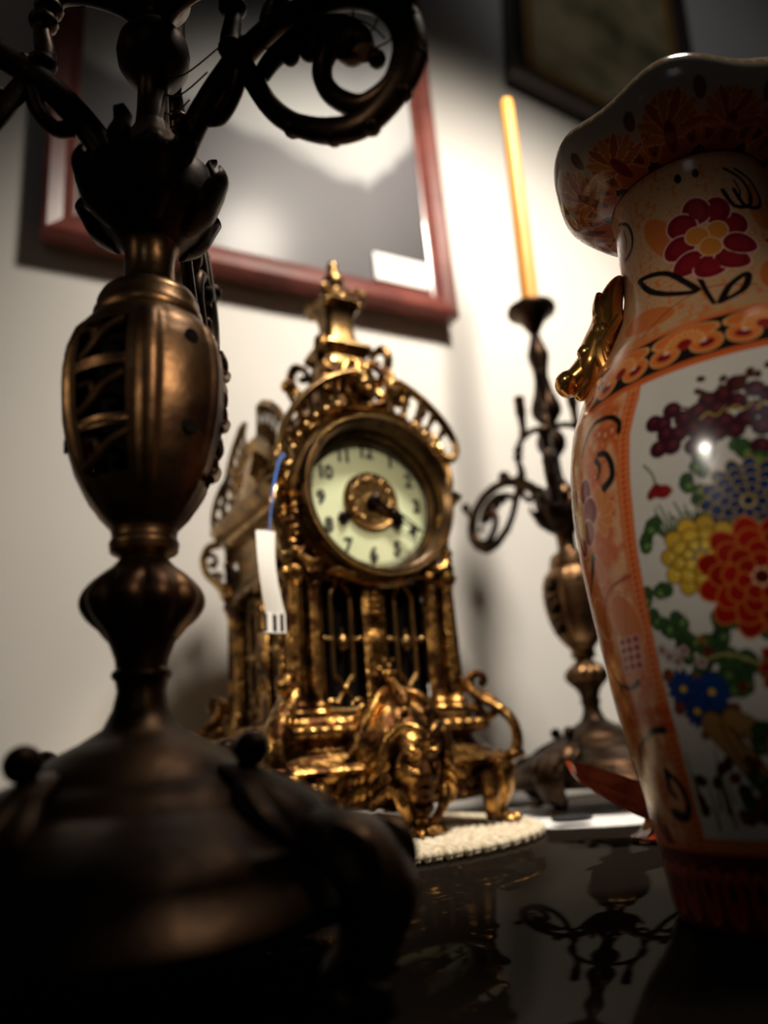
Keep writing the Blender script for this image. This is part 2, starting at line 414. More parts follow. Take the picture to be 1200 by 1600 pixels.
# candle
b = MB(); b.lathe([(.0005, 0), (.0098, .0), (.0100, .06), (.0095, .16), (.0088, .27), (.0080, .325), (.0070, .330), (.002, .3325)], 32)
cd = empty('taper_candle', (.190, .79, .5355)); cd.rotation_euler = (R(-2), R(2.0), 0)
tag(cd, 'tall yellow-orange taper candle standing in the candelabrum behind the vase', 'candle')
b.build('wax_shaft', WAX, cd)
b = MB(); b.tube([(0, 0, .331), (.0005, 0, .336), (.0015, 0, .342)], .0007, 6); b.build('wick', INK, cd)

# ------------------------------------------------------------------ mantel clock
CK = empty('mantel_clock', (-.050, .690, .0085), R(30))
tag(CK, 'ornate gilt brass mantel clock with round cream dial standing on crocheted mat', 'clock')
ZO = -.0085   # the figures below were measured from the table top
def cb(mb, name, m, parent=None, ang=42):
    for i, v in enumerate(mb.v): mb.v[i] = (v[0], v[1], max(v[2], .0086)+ZO)
    return mb.build(name, m, parent or CK, ang)

rng = random.Random(7)
b = MB()
def bulge(t, z):      # ledges swell in the middle of each side
    q = 0
    for k in range(4):
        d = math.atan2(math.sin(t-k*PI/2), math.cos(t-k*PI/2)); q += math.exp(-(d/.30)**2)
    return 1+.055*q*max(0, min(1, (.075-z)/.02))
b.sq([(.026, .080), (.028, .089), (.033, .093), (.039, .090), (.045, .093), (.049, .099), (.052, .1005), (.0535, .105), (.0565, .1075), (.0595, .1055), (.061, .100),
      (.064, .098), (.069, .090), (.074, .086), (.0765, .086), (.078, .0895), (.0805, .0915), (.0845, .0925), (.088, .0905), (.0895, .087), (.091, .0875), (.094, .086), (.096, .080), (.097, .070)], 9, 160, mod=bulge)
cb(b, 'base', GILT)
for k in range(4):        # reeded moulding and leaf relief of the skirt
    Mx = RZ(PI/2*k)
    for sgn in (-1, 1):
        b = MB()
        for i in range(3, 9):
            x = sgn*i*.0098
            b.tube([(x-.0050, -.0900, .0835), (x, -.0915, .0835), (x+.0050, -.0900, .0835)], [.0046, .0054, .0046], 10, Mx, sm=2)
        cb(b, 'reeded_moulding', GILT)
        b = MB()
        for i in range(9):
            x = sgn*(.030+i*.0075)
            b.blob((x, -.096-.002*math.sin(i), .043+.004*math.sin(i*1.9)), (.0058, .003, .0048), Mx, 10, 6)
            b.tube([(x, -.094, .038), (x+sgn*.006, -.098, .041), (x+sgn*.010, -.095, .036)], [.001, .0026, .001], 6, Mx, sm=3)
        cb(b, 'leaf_relief', GILT)
# corner feet
for sx in (-1, 1):
    for sy in (-1, 1):
        a = math.atan2(sy, sx); Mx = RZ(a)
        f = MB()
        f.tube([(.126, 0, .056), (.134, 0, .045), (.132, 0, .031), (.126, 0, .019), (.131, 0, .0115), (.143, 0, .0105)], [.013, .0125, .010, .0072, .0065, .0045], 14, Mx, flat=(1.25, .85), up=(0, 1, 0))
        f.tube([(.122, -.022, .046), (.126, -.023, .034), (.124, -.020, .022), (.122, -.019, .010)], [.009, .008, .0055, .002], 12, Mx)
        f.tube([(.122, .022, .046), (.126, .023, .034), (.124, .020, .022), (.122, .019, .010)], [.009, .008, .0055, .002], 12, Mx)
        f.blob((.141, 0, .047), (.0045, .009, .005), Mx)
        f.lathe([(.010, .0085), (.0115, .010), (.009, .0125), (.006, .014)], 20, Mx @ T(.134, 0, 0))
        cb(f, 'foot', GILT)
        sc = MB()
        sc.tube([(.1435, 0, .056), (.1485, 0, .068), (.146, 0, .084), (.134, 0, .097), (.121, 0, .105), (.1145, 0, .114), (.117, 0, .1225), (.124, 0, .1235), (.1265, 0, .1175), (.1225, 0, .1145)],
                [.0068, .0056, .0054, .0056, .0062, .0058, .0045, .0042, .0042, .0045], 14, Mx, flat=(1.5, .8), up=(0, 1, 0))
        sc.tube([(.134, 0, .092), (.124, 0, .088), (.118, 0, .096), (.110, 0, .097)], [.003, .005, .005, .003], 10, Mx)
        sc.tube([(.1125, 0, .110), (.107, 0, .120), (.104, 0, .112), (.105, 0, .098)], [.003, .004, .004, .005], 10, Mx)
        sc.tube([(.140, 0, .094), (.132, 0, .1035), (.122, 0, .110)], [.0012, .002, .0012], 8, Mx)
        sc.blob((.1445, 0, .058), (.009, .011, .005), Mx)
        cb(sc, 'corner_scroll', GILT)

# front mask over its foot
b = MB()
def face(v):
    x, y, z = v
    if y > .15: return v
    g = lambda x0, z0, sx, sz: math.exp(-((x-x0)/sx)**2-((z-z0)/sz)**2)
    h = .30*g(0, -.05, .13, .30)+.16*g(0, -.20, .20, .10)-.30*g(-.36, .12, .17, .12)-.30*g(.36, .12, .17, .12)
    h += .16*(g(-.34, .12, .08, .06)+g(.34, .12, .08, .06))+.2*(g(-.34, .34, .24, .08)+g(.34, .34, .24, .08))
    h += .12*(g(-.45, -.2, .2, .2)+g(.45, -.2, .2, .2))-.14*g(0, -.42, .28, .05)+.14*g(0, -.36, .2, .05)+.14*g(0, -.50, .18, .05)+.2*g(0, -.76, .22, .14)
    return Vector((x*(1-.22*max(0, -z)), y-h*(1 if y < 0 else .3), z))
b.blob((0, -.113, .0540), (.0210, .0175, .0300), I4, 64, 56, face)
mask = cb(b, 'mask', GILT)
b = MB()
for sgn in (-1, 1):
    b.tube([(sgn*.001, -.139, .068), (sgn*.004, -.143, .078), (sgn*.013, -.137, .083), (sgn*.022, -.130, .076), (sgn*.0255, -.125, .062), (sgn*.024, -.123, .048), (sgn*.020, -.122, .036)],
           [.0022, .0032, .0036, .0040, .0042, .0038, .0025], 10)
    b.tube([(sgn*.0015, -.141, .067), (sgn*.006, -.1425, .0655), (sgn*.0085, -.1425, .071), (sgn*.005, -.143, .0745), (sgn*.003, -.143, .071)], [.0018, .0024, .0024, .002, .0022], 8)
    for i in range(5):
        z = .074-i*.008
        b.tube([(sgn*.022, -.128, z), (sgn*.027, -.124, z-.004), (sgn*.030, -.117, z-.010), (sgn*.028, -.112, z-.015)], [.002, .0036, .0038, .0015], 8)
    b.tube([(sgn*.019, -.128, .040), (sgn*.016, -.130, .030), (sgn*.011, -.127, .020), (sgn*.008, -.122, .015)], [.0035, .004, .003, .002], 8)
    for j in range(2):     # acanthus ruffles either side
        for i in range(4):
            x0 = sgn*(.030+i*.0050); z0 = .054-j*.0110-i*.0016
            b.tube([(x0, -.103+i*.0012, z0), (x0+sgn*.002, -.110+i*.0014, z0-.001), (x0+sgn*.004, -.108+i*.0014, z0-.0075)], [.0022, .0038, .0018], 8, sm=3)
b.tube([(0, -.140, .070), (0, -.143, .073), (0, -.141, .079)], [.002, .0028, .0016], 8)
b.v = [(x*1.1, y+.0065, z) for x, y, z in b.v]
cb(b, 'hair_scrolls', GILT, mask)
b = MB()      # hood swelling out above the mask
def hoodd(v):
    a = math.atan2(v[0], -v[1]); return Vector(v)*(1+.035*math.cos(11*a)+.02*math.sin(9*v[2]))
b.blob((0, -.088, .072), (.043, .034, .033), I4, 60, 30, hoodd)
for sgn in (-1, 1):
    b.tube([(sgn*.006, -.092, .112), (sgn*.018, -.100, .106), (sgn*.029, -.103, .092), (sgn*.036, -.101, .076), (sgn*.046, -.101, .066)], [.003, .004, .004, .004, .002], 10)
    for i in range(5): b.blob((sgn*(.010+i*.0035), -.124+i*.003, .093-i*.006), (.0035, .003, .0045), I4, 10, 6)
cb(b, 'hood', GILT)
b = MB()
b.tube([(0, -.125, .030), (0, -.121, .022), (0, -.120, .015), (0, -.122, .0105)], [.011, .0072, .0075, .012], 16, flat=(1.1, .9))
for a in (-55, -20, 20, 55): b.tube([(0, -.122, .0125), (math.sin(R(a))*.012, -.122-math.cos(R(a))*.009, .0115), (math.sin(R(a))*.021, -.122-math.cos(R(a))*.015, .0098)], [.004, .0035, .0014], 8)
b.v = [(x, y+.006, z) for x, y, z in b.v]
cb(b, 'mask_foot', GILT)
b = MB()      # spear-shaped leaf rising from the hood
b.tube([(0, -.100, .094), (0, -.107, .099), (0, -.104, .106), (0, -.096, .115), (0, -.091, .121)], [.003, .0056, .0062, .0036, .0018], 14)
b.tube([(-.0008, -.090, .118), (-.0032, -.089, .122), (0, -.089, .1265), (.0032, -.089, .122), (.0008, -.090, .118)], .0016, 8)
for x, z in ((-.0045, .1255), (.0045, .1255), (0, .1305), (-.0035, .135), (.0035, .135)): b.blob((x, -.0885, z), .0024, I4, 10, 6)
cb(b, 'spear_leaf', GILT)

# body: dark lining, corner columns, pilasters, grilles
b = MB(); b.sq([(.094, .0585), (.212, .0585)], 12, 48); cb(b, 'case_lining', BLACKI)
def column(x, y, r):
    c = MB()
    fl = lambda a, z: 1+.07*math.cos(8*a)*(1 if .108 < z < .196 else 0)
    pr = [(r*1.45, .096), (r*1.5, .0985), (r*1.2, .101), (r*1.3, .104), (r*1.05, .1065)]
    pr += [(r*(1-.10*t/12), .108+.0885*t/12) for t in range(13)]
    pr += [(r*1.1, .198), (r*.95, .1995), (r*1.35, .204), (r*1.5, .208), (r*1.3, .2115)]
    c.lathe(pr, 48, T(x, y, 0), fl); cb(c, 'column', GILT)
for sx in (-1, 1):
    for sy in (-1, 1):
        column(sx*.0712, sy*.0712, .0078)
        column(sx*.0545, sy*.0725, .0066)
        column(sx*.0725, sy*.0545, .0066)
def grille(cx, Mx):
    g = MB(); y = -.068
    P = lambda L: [(cx+x, y, z) for x, z in L]
    for s in (-1, 1):
        g.tube(P([(s*.0025, .206), (s*.0035, .199), (s*.0082, .192), (s*.0086, .180), (s*.0086, .140), (s*.0084, .128), (s*.0070, .122)]), .0019, 8, Mx, sm=3)
        g.tube(P([(s*.0072, .1265), (s*.0040, .1225), (s*.0005, .1165), (-s*.0035, .1115), (-s*.0075, .1055)]), [.0019, .0018, .0022, .0018, .0024], 8, Mx, sm=3)
        g.tube(P([(s*.0086, .1555), (s*.0125, .1555), (s*.0175, .1555)]), .0017, 8, Mx, sm=2)
        g.blob((cx+s*.0155, y, .1555), .0028, Mx, 10, 6)
        g.tube(P([(s*.0045, .1045), (s*.009, .1075), (s*.0135, .1075), (s*.0145, .1035), (s*.011, .102)]), .0018, 8, Mx, sm=3)
        g.tube(P([(s*.0015, .2085), (s*.007, .2035), (s*.013, .2055), (s*.016, .210)]), .002, 8, Mx, sm=3)
    g.blob((cx, y-.001, .1525), (.0052, .004, .0068), Mx, 14, 8)
    g.tube(P([(0, .1585), (0, .164)]), .0018, 8, Mx, sm=1)
    g.tube(P([(-.0175, .1005), (0, .0995), (.0175, .1005)]), .0028, 8, Mx, sm=3)
    g.blob((cx, y-.001, .1165), .0032, Mx, 10, 6)
    cb(g, 'window_grille', GILTS)
for k in range(4):
    Mx = RZ(PI/2*k)
    grille(-.0295, Mx); grille(.0295, Mx)
    b = MB(); b.box((0, -.066, .153), (.021, .012, .116), Mx, .0015)
    b.box((0, -.0725, .152), (.0165, .003, .027), Mx, .001)
    b.loft([[(-.0065, -.074, .1415), (.0065, -.074, .1415), (.0065, -.074, .1625), (-.0065, -.074, .1625)], [(-.001, -.0775, .150), (.001, -.0775, .150), (.001, -.0775, .154), (-.001, -.0775, .154)]], Mx)
    b.box((0, -.0725, .187), (.0165, .003, .028), Mx, .001)
    for i in range(5):
        b.blob((0, -.075, .176+i*.0052), (.0052-.0004*i, .0022, .0024), Mx, 10, 6)
    for x, z in ((-.004, .1255), (.004, .1255), (0, .1305)): b.blob((x, -.0735, z), .0022, Mx, 8, 6)
    cb(b, 'pilaster', GILT)

# upper block, cornice
ZC = .2755
b = MB()
b.sq([(.2085, .074), (.2105, .0795), (.214, .0805), (.217, .077), (.222, .0745), (.243, .0725), (.258, .0735), (.2615, .078), (.264, .083), (.268, .0845), (.2705, .081), (.2735, .088), (.279, .0935), (.282, .0945), (.285, .092), (.287, .084), (.288, .070)], 11, 128)
for i, v in enumerate(b.v):
    if math.hypot(v[0], v[2]-ZC) < .0775 and v[1] < -.057: b.v[i] = (v[0], -.057, v[2])
cb(b, 'upper_case', GILTS)
b = MB()
for k in range(4):
    Mx = RZ(PI/2*k)
    for s in (-1, 1):
        b.tube([(s*.010, -.078, .2075), (s*.022, -.082, .2045), (s*.036, -.080, .2085), (s*.046, -.078, .206)], [.002, .0045, .0035, .0018], 8, Mx)
        b.tube([(s*.052, -.080, .218), (s*.060, -.083, .213), (s*.068, -.081, .219), (s*.064, -.081, .227)], [.002, .004, .004, .002], 8, Mx)
        for i in range(7): b.blob((s*(.071+.002*math.sin(i*2)), -.077, .224+i*.0062), (.0062-.0005*i, .0048, .0042), Mx, 10, 6)
    for i in range(9): b.blob((rng.uniform(-.03, .03), -.079, rng.uniform(.203, .213)), (.004, .003, .0028), Mx, 8, 6)
cb(b, 'foliage_relief', GILT)
for sx, sy in ((-1, 1), (-1, -1), (1, 1)):      # hanging ear scrolls under the cornice
    Mx = RZ(math.atan2(sy, sx)); e = MB()
    e.tube([(.116, 0, .272), (.128, 0, .270), (.134, 0, .258), (.130, 0, .244), (.120, 0, .234), (.111, 0, .224)], [.0045, .004, .0038, .0036, .004, .0055], 10, Mx)
    e.tube([(.131, 0, .262), (.124, 0, .262), (.120, 0, .256), (.123, 0, .250), (.126, 0, .254)], [.0028, .0026, .0024, .0026, .0032], 8, Mx)
    e.tube([(.126, 0, .241), (.119, 0, .243), (.115, 0, .238)], [.0024, .0026, .0032], 8, Mx)
    e.blob((.110, 0, .221), (.006, .006, .008), Mx)
    cb(e, 'ear_scroll', GILTS)

# side arches with openwork crest
def arch(Mx, name, y0=-.074, zc=.284, full=True):
    a = MB()
    rings = []
    for (r, yy) in ((.064, y0+.02), (.064, y0), (.061, y0-.004), (.058, y0-.003), (.055, y0-.001), (.045, y0-.006), (.025, y0-.009), (.006, y0-.010)):
        rings.append([(r*math.cos(R(t)), yy, zc+r*math.sin(R(t))) for t in range(0, 181, 6)])
    a.loft(rings, Mx, caps=False, closed=False)
    a.tube([(.0625*math.cos(R(t)), y0-.002, zc+.0625*math.sin(R(t))) for t in range(0, 181, 10)], .0032, 8, Mx, sm=2)
    for t in range(10, 175, 14):
        if 70 < t < 110: continue
        a.tube([(.028*math.cos(R(t)), y0-.009, zc+.028*math.sin(R(t))), (.05*math.cos(R(t)), y0-.006, zc+.05*math.sin(R(t)))], [.001, .0028], 6, Mx, sm=1)
    o = cb(a, name, GILTS)
    c = MB()
    for s in (-1, 1):
        rail = [(s*(.0905)*math.cos(R(t)), y0-.002, zc+.004+(.090)*math.sin(R(t))) for t in range(-2, 76, 6)]
        c.tube(rail, [.0022]+[.0030]*(len(rail)-2)+[.0034], 8, Mx, sm=3)
        ex, ez = rail[-1][0], rail[-1][2]
        c.tube([(ex, y0-.002, ez), (ex-s*.005, y0-.002, ez+.0005), (ex-s*.006, y0-.002, ez-.004), (ex-s*.003, y0-.002, ez-.006)], [.0034, .0034, .003, .0034], 8, Mx)
        for t in range(2, 76, 9):
            tt = R(t)
            c.tube([(s*.064*math.cos(tt), y0-.002, zc+.064*math.sin(tt)), (s*.078*math.cos(tt+.03), y0-.003, zc+.002+.078*math.sin(tt+.03)), (s*.090*math.cos(tt+.06), y0-.002, zc+.003+.090*math.sin(tt+.06))], [.0030, .0016, .0030], 8, Mx, sm=3)
    cb(c, 'openwork_crest', GILTS, o)
for k in (1, 2, 3): arch(RZ(PI/2*k), 'side_arch')

# domed roof and stand for the urn
b = MB()
b.sq([(.284, .072, 0, 0), (.300, .070, 0, 0), (.325, .062, 0, -.004), (.345, .052, 0, -.010), (.362, .040, 0, -.018), (.378, .030, 0, -.026), (.392, .0245, 0, -.032), (.404, .0235, 0, -.035),
      (.412, .0255, 0, -.035), (.417, .0235, 0, -.035), (.424, .0205, 0, -.035), (.429, .0255, 0, -.035), (.4325, .0275, 0, -.035), (.4355, .0265, 0, -.035), (.437, .020, 0, -.035)], 7, 80)
for i, v in enumerate(b.v):
    if math.hypot(v[0], v[2]-ZC) < .0740 and v[1] < -.057: b.v[i] = (v[0], -.057, v[2])
cb(b, 'roof', GILTS)
for k in range(4):
    b = MB(); Mx = T(0, -.035, 0) @ RZ(PI/4+PI/2*k)
    b.tube([(.034, 0, .425), (.044, 0, .430), (.0495, 0, .420), (.046, 0, .407), (.040, 0, .398), (.036, 0, .388), (.042, 0, .380)], [.003, .0046, .0048, .0045, .0045, .005, .0045], 12, Mx, flat=(1.3, .9))
    b.tube([(.036, 0, .428), (.033, 0, .420), (.036, 0, .414), (.040, 0, .418)], .003, 8, Mx)
    for i in range(6): b.blob((.030+.003*math.sin(i*2.2)+i*.003, 0, .402-i*.007), (.006, .0055, .0048), Mx, 10, 6)
    cb(b, 'bracket_scroll', GILT)
b = MB()
b.blob((-.068, -.070, .372), .0062); b.tube([(-.068, -.070, .368), (-.062, -.070, .355), (-.055, -.07, .345)], [.003, .0024, .004], 8); cb(b, 'knob', GILT); b = MB()
b.blob((.066, -.070, .368), .0056); b.tube([(.066, -.070, .366), (.062, -.070, .355), (.055, -.07, .345)], [.003, .0024, .004], 8)
cb(b, 'knob', GILT)

# urn finial
b = MB(); Mx = T(0, -.035, 0)
b.sq([(.436, .0195), (.4385, .0215), (.4415, .020), (.444, .0165), (.452, .0148), (.462, .0142), (.470, .0150), (.477, .0172), (.4805, .0205), (.4835, .0225), (.4865, .0205), (.490, .0165)], 5, 64, Mx)
b.lathe([(.0165, .489), (.0175, .493), (.0145, .498), (.010, .502), (.0085, .506), (.0105, .510), (.0115, .515), (.0095, .520), (.006, .524), (.0048, .528), (.0058, .5315), (.005, .536), (.0015, .540)], 32, Mx)
fin = cb(b, 'urn_finial', GILTS)
b = MB()
for k in range(4):
    Mk = Mx @ RZ(PI/4+PI/2*k)
    b.tube([(.0225, 0, .482), (.0285, 0, .486), (.0295, 0, .493), (.0255, 0, .498), (.0205, 0, .497), (.0165, 0, .503)], [.0028, .003, .003, .003, .0028, .0022], 8, Mk)
    b.blob((.0245, 0, .4815), (.0042, .0042, .0036), Mk)
    b.blob((.0155, 0, .488), (.005, .005, .005), Mk @ RZ(PI/4))
cb(b, 'urn_handles', GILTS, fin)

# dial drum, bezel, dial
ZC = .2755
DM = T(.0065, -.060, ZC) @ RX(R(90))      # local +z of the lathe points out of the front
b = MB(); b.lathe([(.0755, -.03), (.0757, .008), (.0775, .010), (.0778, .014), (.0745, .0165), (.0715, .017)], 96, DM, caps=False); cb(b, 'dial_drum', GILTS)
b = MB()
b.lathe([(.0640, .002), (.0640, .026), (.0655, .0280), (.0675, .0268), (.0690, .0285), (.0695, .0300), (.0705, .0300), (.0712, .0285), (.0725, .0265), (.0738, .0225), (.0738, .018), (.0725, .0135)], 144, DM, caps=False)
bez = cb(b, 'bezel', BEZ)
b = MB()
for i in range(170):
    a = 2*PI*i/170; b.blob((.0708*math.cos(a), .0708*math.sin(a), .0305), (.0010, .0010, .0011), DM, 6, 4)
cb(b, 'knurled_rim', GILTS, bez)
b = MB()
b.lathe([(.0640, .0035), (.0640, .012), (.0615, .0125), (.0600, .0090), (.0585, .0045)], 96, DM, caps=False); cb(b, 'inner_ring', BEZ, bez)
b = MB(); b.lathe([(.0001, .0015), (.0001, .0065), (.030, .0064), (.050, .0056), (.0605, .0046), (.0605, .0015)], 96, DM, caps=False); dial = cb(b, 'dial', ENAMEL)
# numerals
def glyph(txt, size):
    cu_ = bpy.data.curves.new('numeral', 'FONT'); cu_.body = txt; cu_.size = size; cu_.align_x = 'CENTER'; cu_.align_y = 'CENTER'
    cu_.offset = size*.04; cu_.extrude = .00012; cu_.resolution_u = 4; cu_.space_character = .92
    o = bpy.data.objects.new('tmp', cu_); COL.objects.link(o)
    bpy.context.view_layer.update()
    me = bpy.data.meshes.new_from_object(o.evaluated_get(bpy.context.evaluated_depsgraph_get()))
    COL.objects.unlink(o); bpy.data.objects.remove(o)
    return me
for h in range(1, 13):
    a = R(90-30*h); me = glyph(str(h), .0172)
    xs = [v.co.x for v in me.vertices]; ys = [v.co.y for v in me.vertices]; mx, my = (min(xs)+max(xs))/2, (min(ys)+max(ys))/2
    for v in me.vertices: v.co.x = (v.co.x-mx)*.92; v.co.y -= my
    me.materials.append(INK)
    o = bpy.data.objects.new('numeral', me); COL.objects.link(o); o.parent = dial
    Mt = T(0, 0, ZO) @ DM @ T(.0470*math.cos(a), .0470*math.sin(a), .0062)
    o.matrix_local = Mt
b = MB()
for r in (.0550, .0578):
    b.lathe([(r, .0057), (r+.00028, .0058), (r+.0005, .0056)], 120, DM, caps=False)
for i in range(60):
    a = 2*PI*i/60; w = .00045 if i % 5 else .0010
    b.box((.0564, 0, .0056), (.0028, w, .0006), DM @ RZ(a))
for i in range(12):
    b.blob((.0564, 0, .0056), (.0012, .0008, .0004), DM @ RZ(R(30*i)), 8, 4)
cb(b, 'minute_track', INK, dial)
# central medallion
b = MB(); b.lathe([(.0001, .0095), (.006, .0095), (.010, .0085), (.0125, .0095), (.016, .0085), (.0225, .0092), (.0250, .0105), (.0262, .0095), (.0268, .0055)], 72, DM)
for i in range(12):
    a = 2*PI*i/12
    b.blob((.0195, 0, .0098), (.0034, .0020, .0012), DM @ RZ(a), 10, 6)
    b.tube([(.0140, .001, .0095), (.0175, .003, .0105), (.0215, .001, .0100)], [.0008, .0013, .0007], 6, DM @ RZ(a+.15), sm=3)
cb(b, 'dial_medallion', GILTS)
def hand(name, ang, L, pts, z):
    h = MB(); Mh = DM @ RZ(R(90-ang)) @ T(0, 0, z)
    for P, rd in pts: h.tube([(x*L, y*L, 0) for x, y in P], [q*L for q in rd], 8, Mh, sm=4, flat=(1, .4) if False else (1, 1))
    h.lathe([(.0045, -.002), (.0048, 0), (.0042, .0015), (.0015, .002)], 20, Mh)
    cb(h, name, BLUED)
hand('hour_hand', 116, .034, [([(0, 0), (.25, 0), (.45, 0)], [.07, .06, .05]), ([(.45, 0), (.58, .11), (.72, .10), (.82, 0)], [.04]*4), ([(.45, 0), (.58, -.11), (.72, -.10), (.82, 0)], [.04]*4), ([(.8, 0), (1, 0)], [.05, .015]), ([(.5, 0), (.8, 0)], [.04, .04])], .0125)
hand('minute_hand', 121, .052, [([(0, 0), (.3, 0), (.45, 0)], [.045, .04, .03]), ([(.42, 0), (.52, .05), (.75, .035), (1, .004)], [.018]*4), ([(.42, 0), (.52, -.05), (.75, -.035), (1, -.004)], [.018]*4)], .0150)
b = MB(); b.lathe([(.0055, .009), (.006, .014), (.0048, .0175), (.0025, .0200), (.0001, .0205)], 24, DM); cb(b, 'hand_boss', BLUED)
for x in (-.0270, .0255):
    b = MB(); Mk = DM @ T(x, -.0165, 0)
    b.lathe([(.0052, .0055), (.0056, .0075), (.0050, .0095), (.0038, .0100), (.0036, .0085)], 24, Mk, caps=False); b.lathe([(.0036, .0085), (.0001, .0085)], 24, Mk, caps=False)
    b.box((0, 0, .0095), (.0034, .0034, .005), Mk); cb(b, 'winding_arbor', BLUED)
GLASS = bpy.data.materials.new('clock_glass'); GLASS.use_nodes = True
nt = GLASS.node_tree; nt.nodes.clear()
out_ = nt.nodes.new('ShaderNodeOutputMaterial'); mx_ = nt.nodes.new('ShaderNodeMixShader'); tr = nt.nodes.new('ShaderNodeBsdfTransparent'); gl = nt.nodes.new('ShaderNodeBsdfGlossy'); fr = nt.nodes.new('ShaderNodeFresnel')
gl.inputs['Roughness'].default_value = .02; fr.inputs['IOR'].default_value = 1.22
nt.links.new(fr.outputs[0], mx_.inputs[0]); nt.links.new(tr.outputs[0], mx_.inputs[1]); nt.links.new(gl.outputs[0], mx_.inputs[2]); nt.links.new(mx_.outputs[0], out_.inputs[0])
b = MB(); b.lathe([(.0001, .0285), (.030, .0275), (.050, .0260), (.0645, .0245)], 96, DM, caps=False); cb(b, 'dial_glass', GLASS)

# openwork crest around the dial
b = MB()
def cr_pt(t, rr=.0965): return (rr*math.cos(R(t)), ZC+rr*1.03*math.sin(R(t)))
for s in (1, -1):
    rail = []
    for t in range(162 if s > 0 else 146, 98, -7):
        x, z = cr_pt(t, .0945+.012*(162-t)/64); rail.append((s*x+.002, -.094, z))
    b.tube(rail, [.003]+[.0036]*(len(rail)-2)+[.0038], 10, sm=3, flat=(1.3, .9))
    ex, _, ez = rail[-1]
    b.tube([(ex, -.094, ez), (ex+s*.007, -.095, ez-.002), (ex+s*.008, -.096, ez-.008), (ex+s*.003, -.096, ez-.010), (ex+s*.001, -.096, ez-.006)], [.0038, .0036, .0034, .0036, .0044], 10)
    sx, _, sz = rail[0]
    b.tube([(sx, -.094, sz), (sx-s*.001, -.094, sz-.010), (sx+s*.004, -.093, sz-.018), (sx+s*.010, -.090, sz-.014)], [.003, .0034, .0036, .004], 10)
    for t in range(158 if s > 0 else 142, 104, -9):
        x1, z1 = cr_pt(t, .080); x2, z2 = cr_pt(t-3, .0945+.012*(162-t)/64)
        b.tube([(s*x1, -.086, z1), (s*(x1+x2)/2, -.091, (z1+z2)/2), (s*x2, -.093, z2)], [.0042, .0022, .0042], 10, sm=3)
        b.blob((s*x1, -.088, z1), .0042, I4, 10, 6)
cb(b, 'dial_crest', GILTS)
b = MB()
b.tube([(.0835*math.cos(R(t)), -.078, ZC+.0835*math.sin(R(t))) for t in range(12, 169, 6)], .0055, 12, sm=2, flat=(1.5, .8))
cb(b, 'dial_arch', GILTS)
b = MB()     # cartouche between crest and urn
b.blob((0, -.078, .382), (.015, .010, .020), I4, 24, 16)
for s in (-1, 1):
    b.tube([(s*.002, -.082, .360), (s*.016, -.086, .362), (s*.023, -.086, .376), (s*.020, -.084, .392), (s*.010, -.080, .403), (s*.004, -.082, .399), (s*.008, -.083, .394)], [.003, .004, .0042, .0038, .0034, .0028, .003], 10)
    b.tube([(s*.022, -.084, .370), (s*.034, -.083, .366), (s*.042, -.081, .374), (s*.037, -.082, .381), (s*.032, -.082, .377)], [.003, .0038, .0038, .0032, .0036], 10)
    b.tube([(s*.018, -.080, .392), (s*.028, -.078, .390), (s*.034, -.074, .398), (s*.028, -.070, .408)], [.003, .0038, .004, .003], 10)
    for i in range(4): b.blob((s*(.026+.006*i), -.078, .388-.006*i), (.005, .004, .0045), I4, 10, 6)
b.blob((0, -.088, .372), .0045); b.blob((0, -.086, .392), (.005, .004, .007))
cb(b, 'cartouche', GILT)

# ------------------------------------------------------------------ price tag
PT = empty('price_tag', (-.053, .690, 0), R(32))
tag(PT, 'white paper price tag hanging on blue string from the clock', 'price tag')
b = MB()
b.tube([(-.0905, -.0985, .2960), (-.0875, -.1005, .2930), (-.0915, -.1015, .2900), (-.0960, -.1015, .275), (-.0995, -.1020, .258), (-.1025, -.1030, .240), (-.1040, -.1035, .2285)], .00055, 6)
b.tube([(-.0915, -.1005, .2915), (-.0935, -.1005, .286), (-.0985, -.1015, .268), (-.1010, -.1025, .250), (-.1040, -.1035, .2285)], .00045, 6)
b.build('string', BLUESTR, PT)
def tagsheet(x0, x1, y, z0, z1, waist, dy=0.0):
    mb_ = MB(); rings = []; n = 10
    for j in range(n+1):
        t = j/n; z = z0+(z1-z0)*t; w = 1-waist*math.sin(PI*t)
        cx = (x0+x1)/2+.0060*(1-t)-.0035*math.sin(PI*t); hw = (x1-x0)/2*w; yy = y+dy*math.sin(PI*t)
        rings.append([(cx-hw, yy, z), (cx, yy-.0012, z), (cx+hw, yy+.0012, z), (cx+hw, yy+.0016, z), (cx, yy-.0008, z), (cx-hw, yy+.0004, z)])
    return mb_.loft(rings)
b = tagsheet(-.1145, -.0985, -.1035, .1665, .2295, .12, -.003); b.build('tag_paper', PAPER, PT)
# foot of the tag: white strips over black ones
b = MB(); b.box((-.1020, -.1040, .1605), (.0165, .0007, .0135), RZ(0)); b.build('black_strip', INK, PT)
b = MB()
for x, w in ((-.1060, .0040), (-.0995, .0022), (-.0945, .0014)):
    b.box((x, -.1046, .1605), (w, .0006, .0136))
b.box((-.1020, -.1047, .1538), (.0170, .0006, .0008)); b.build('white_strip', PAPER, PT)

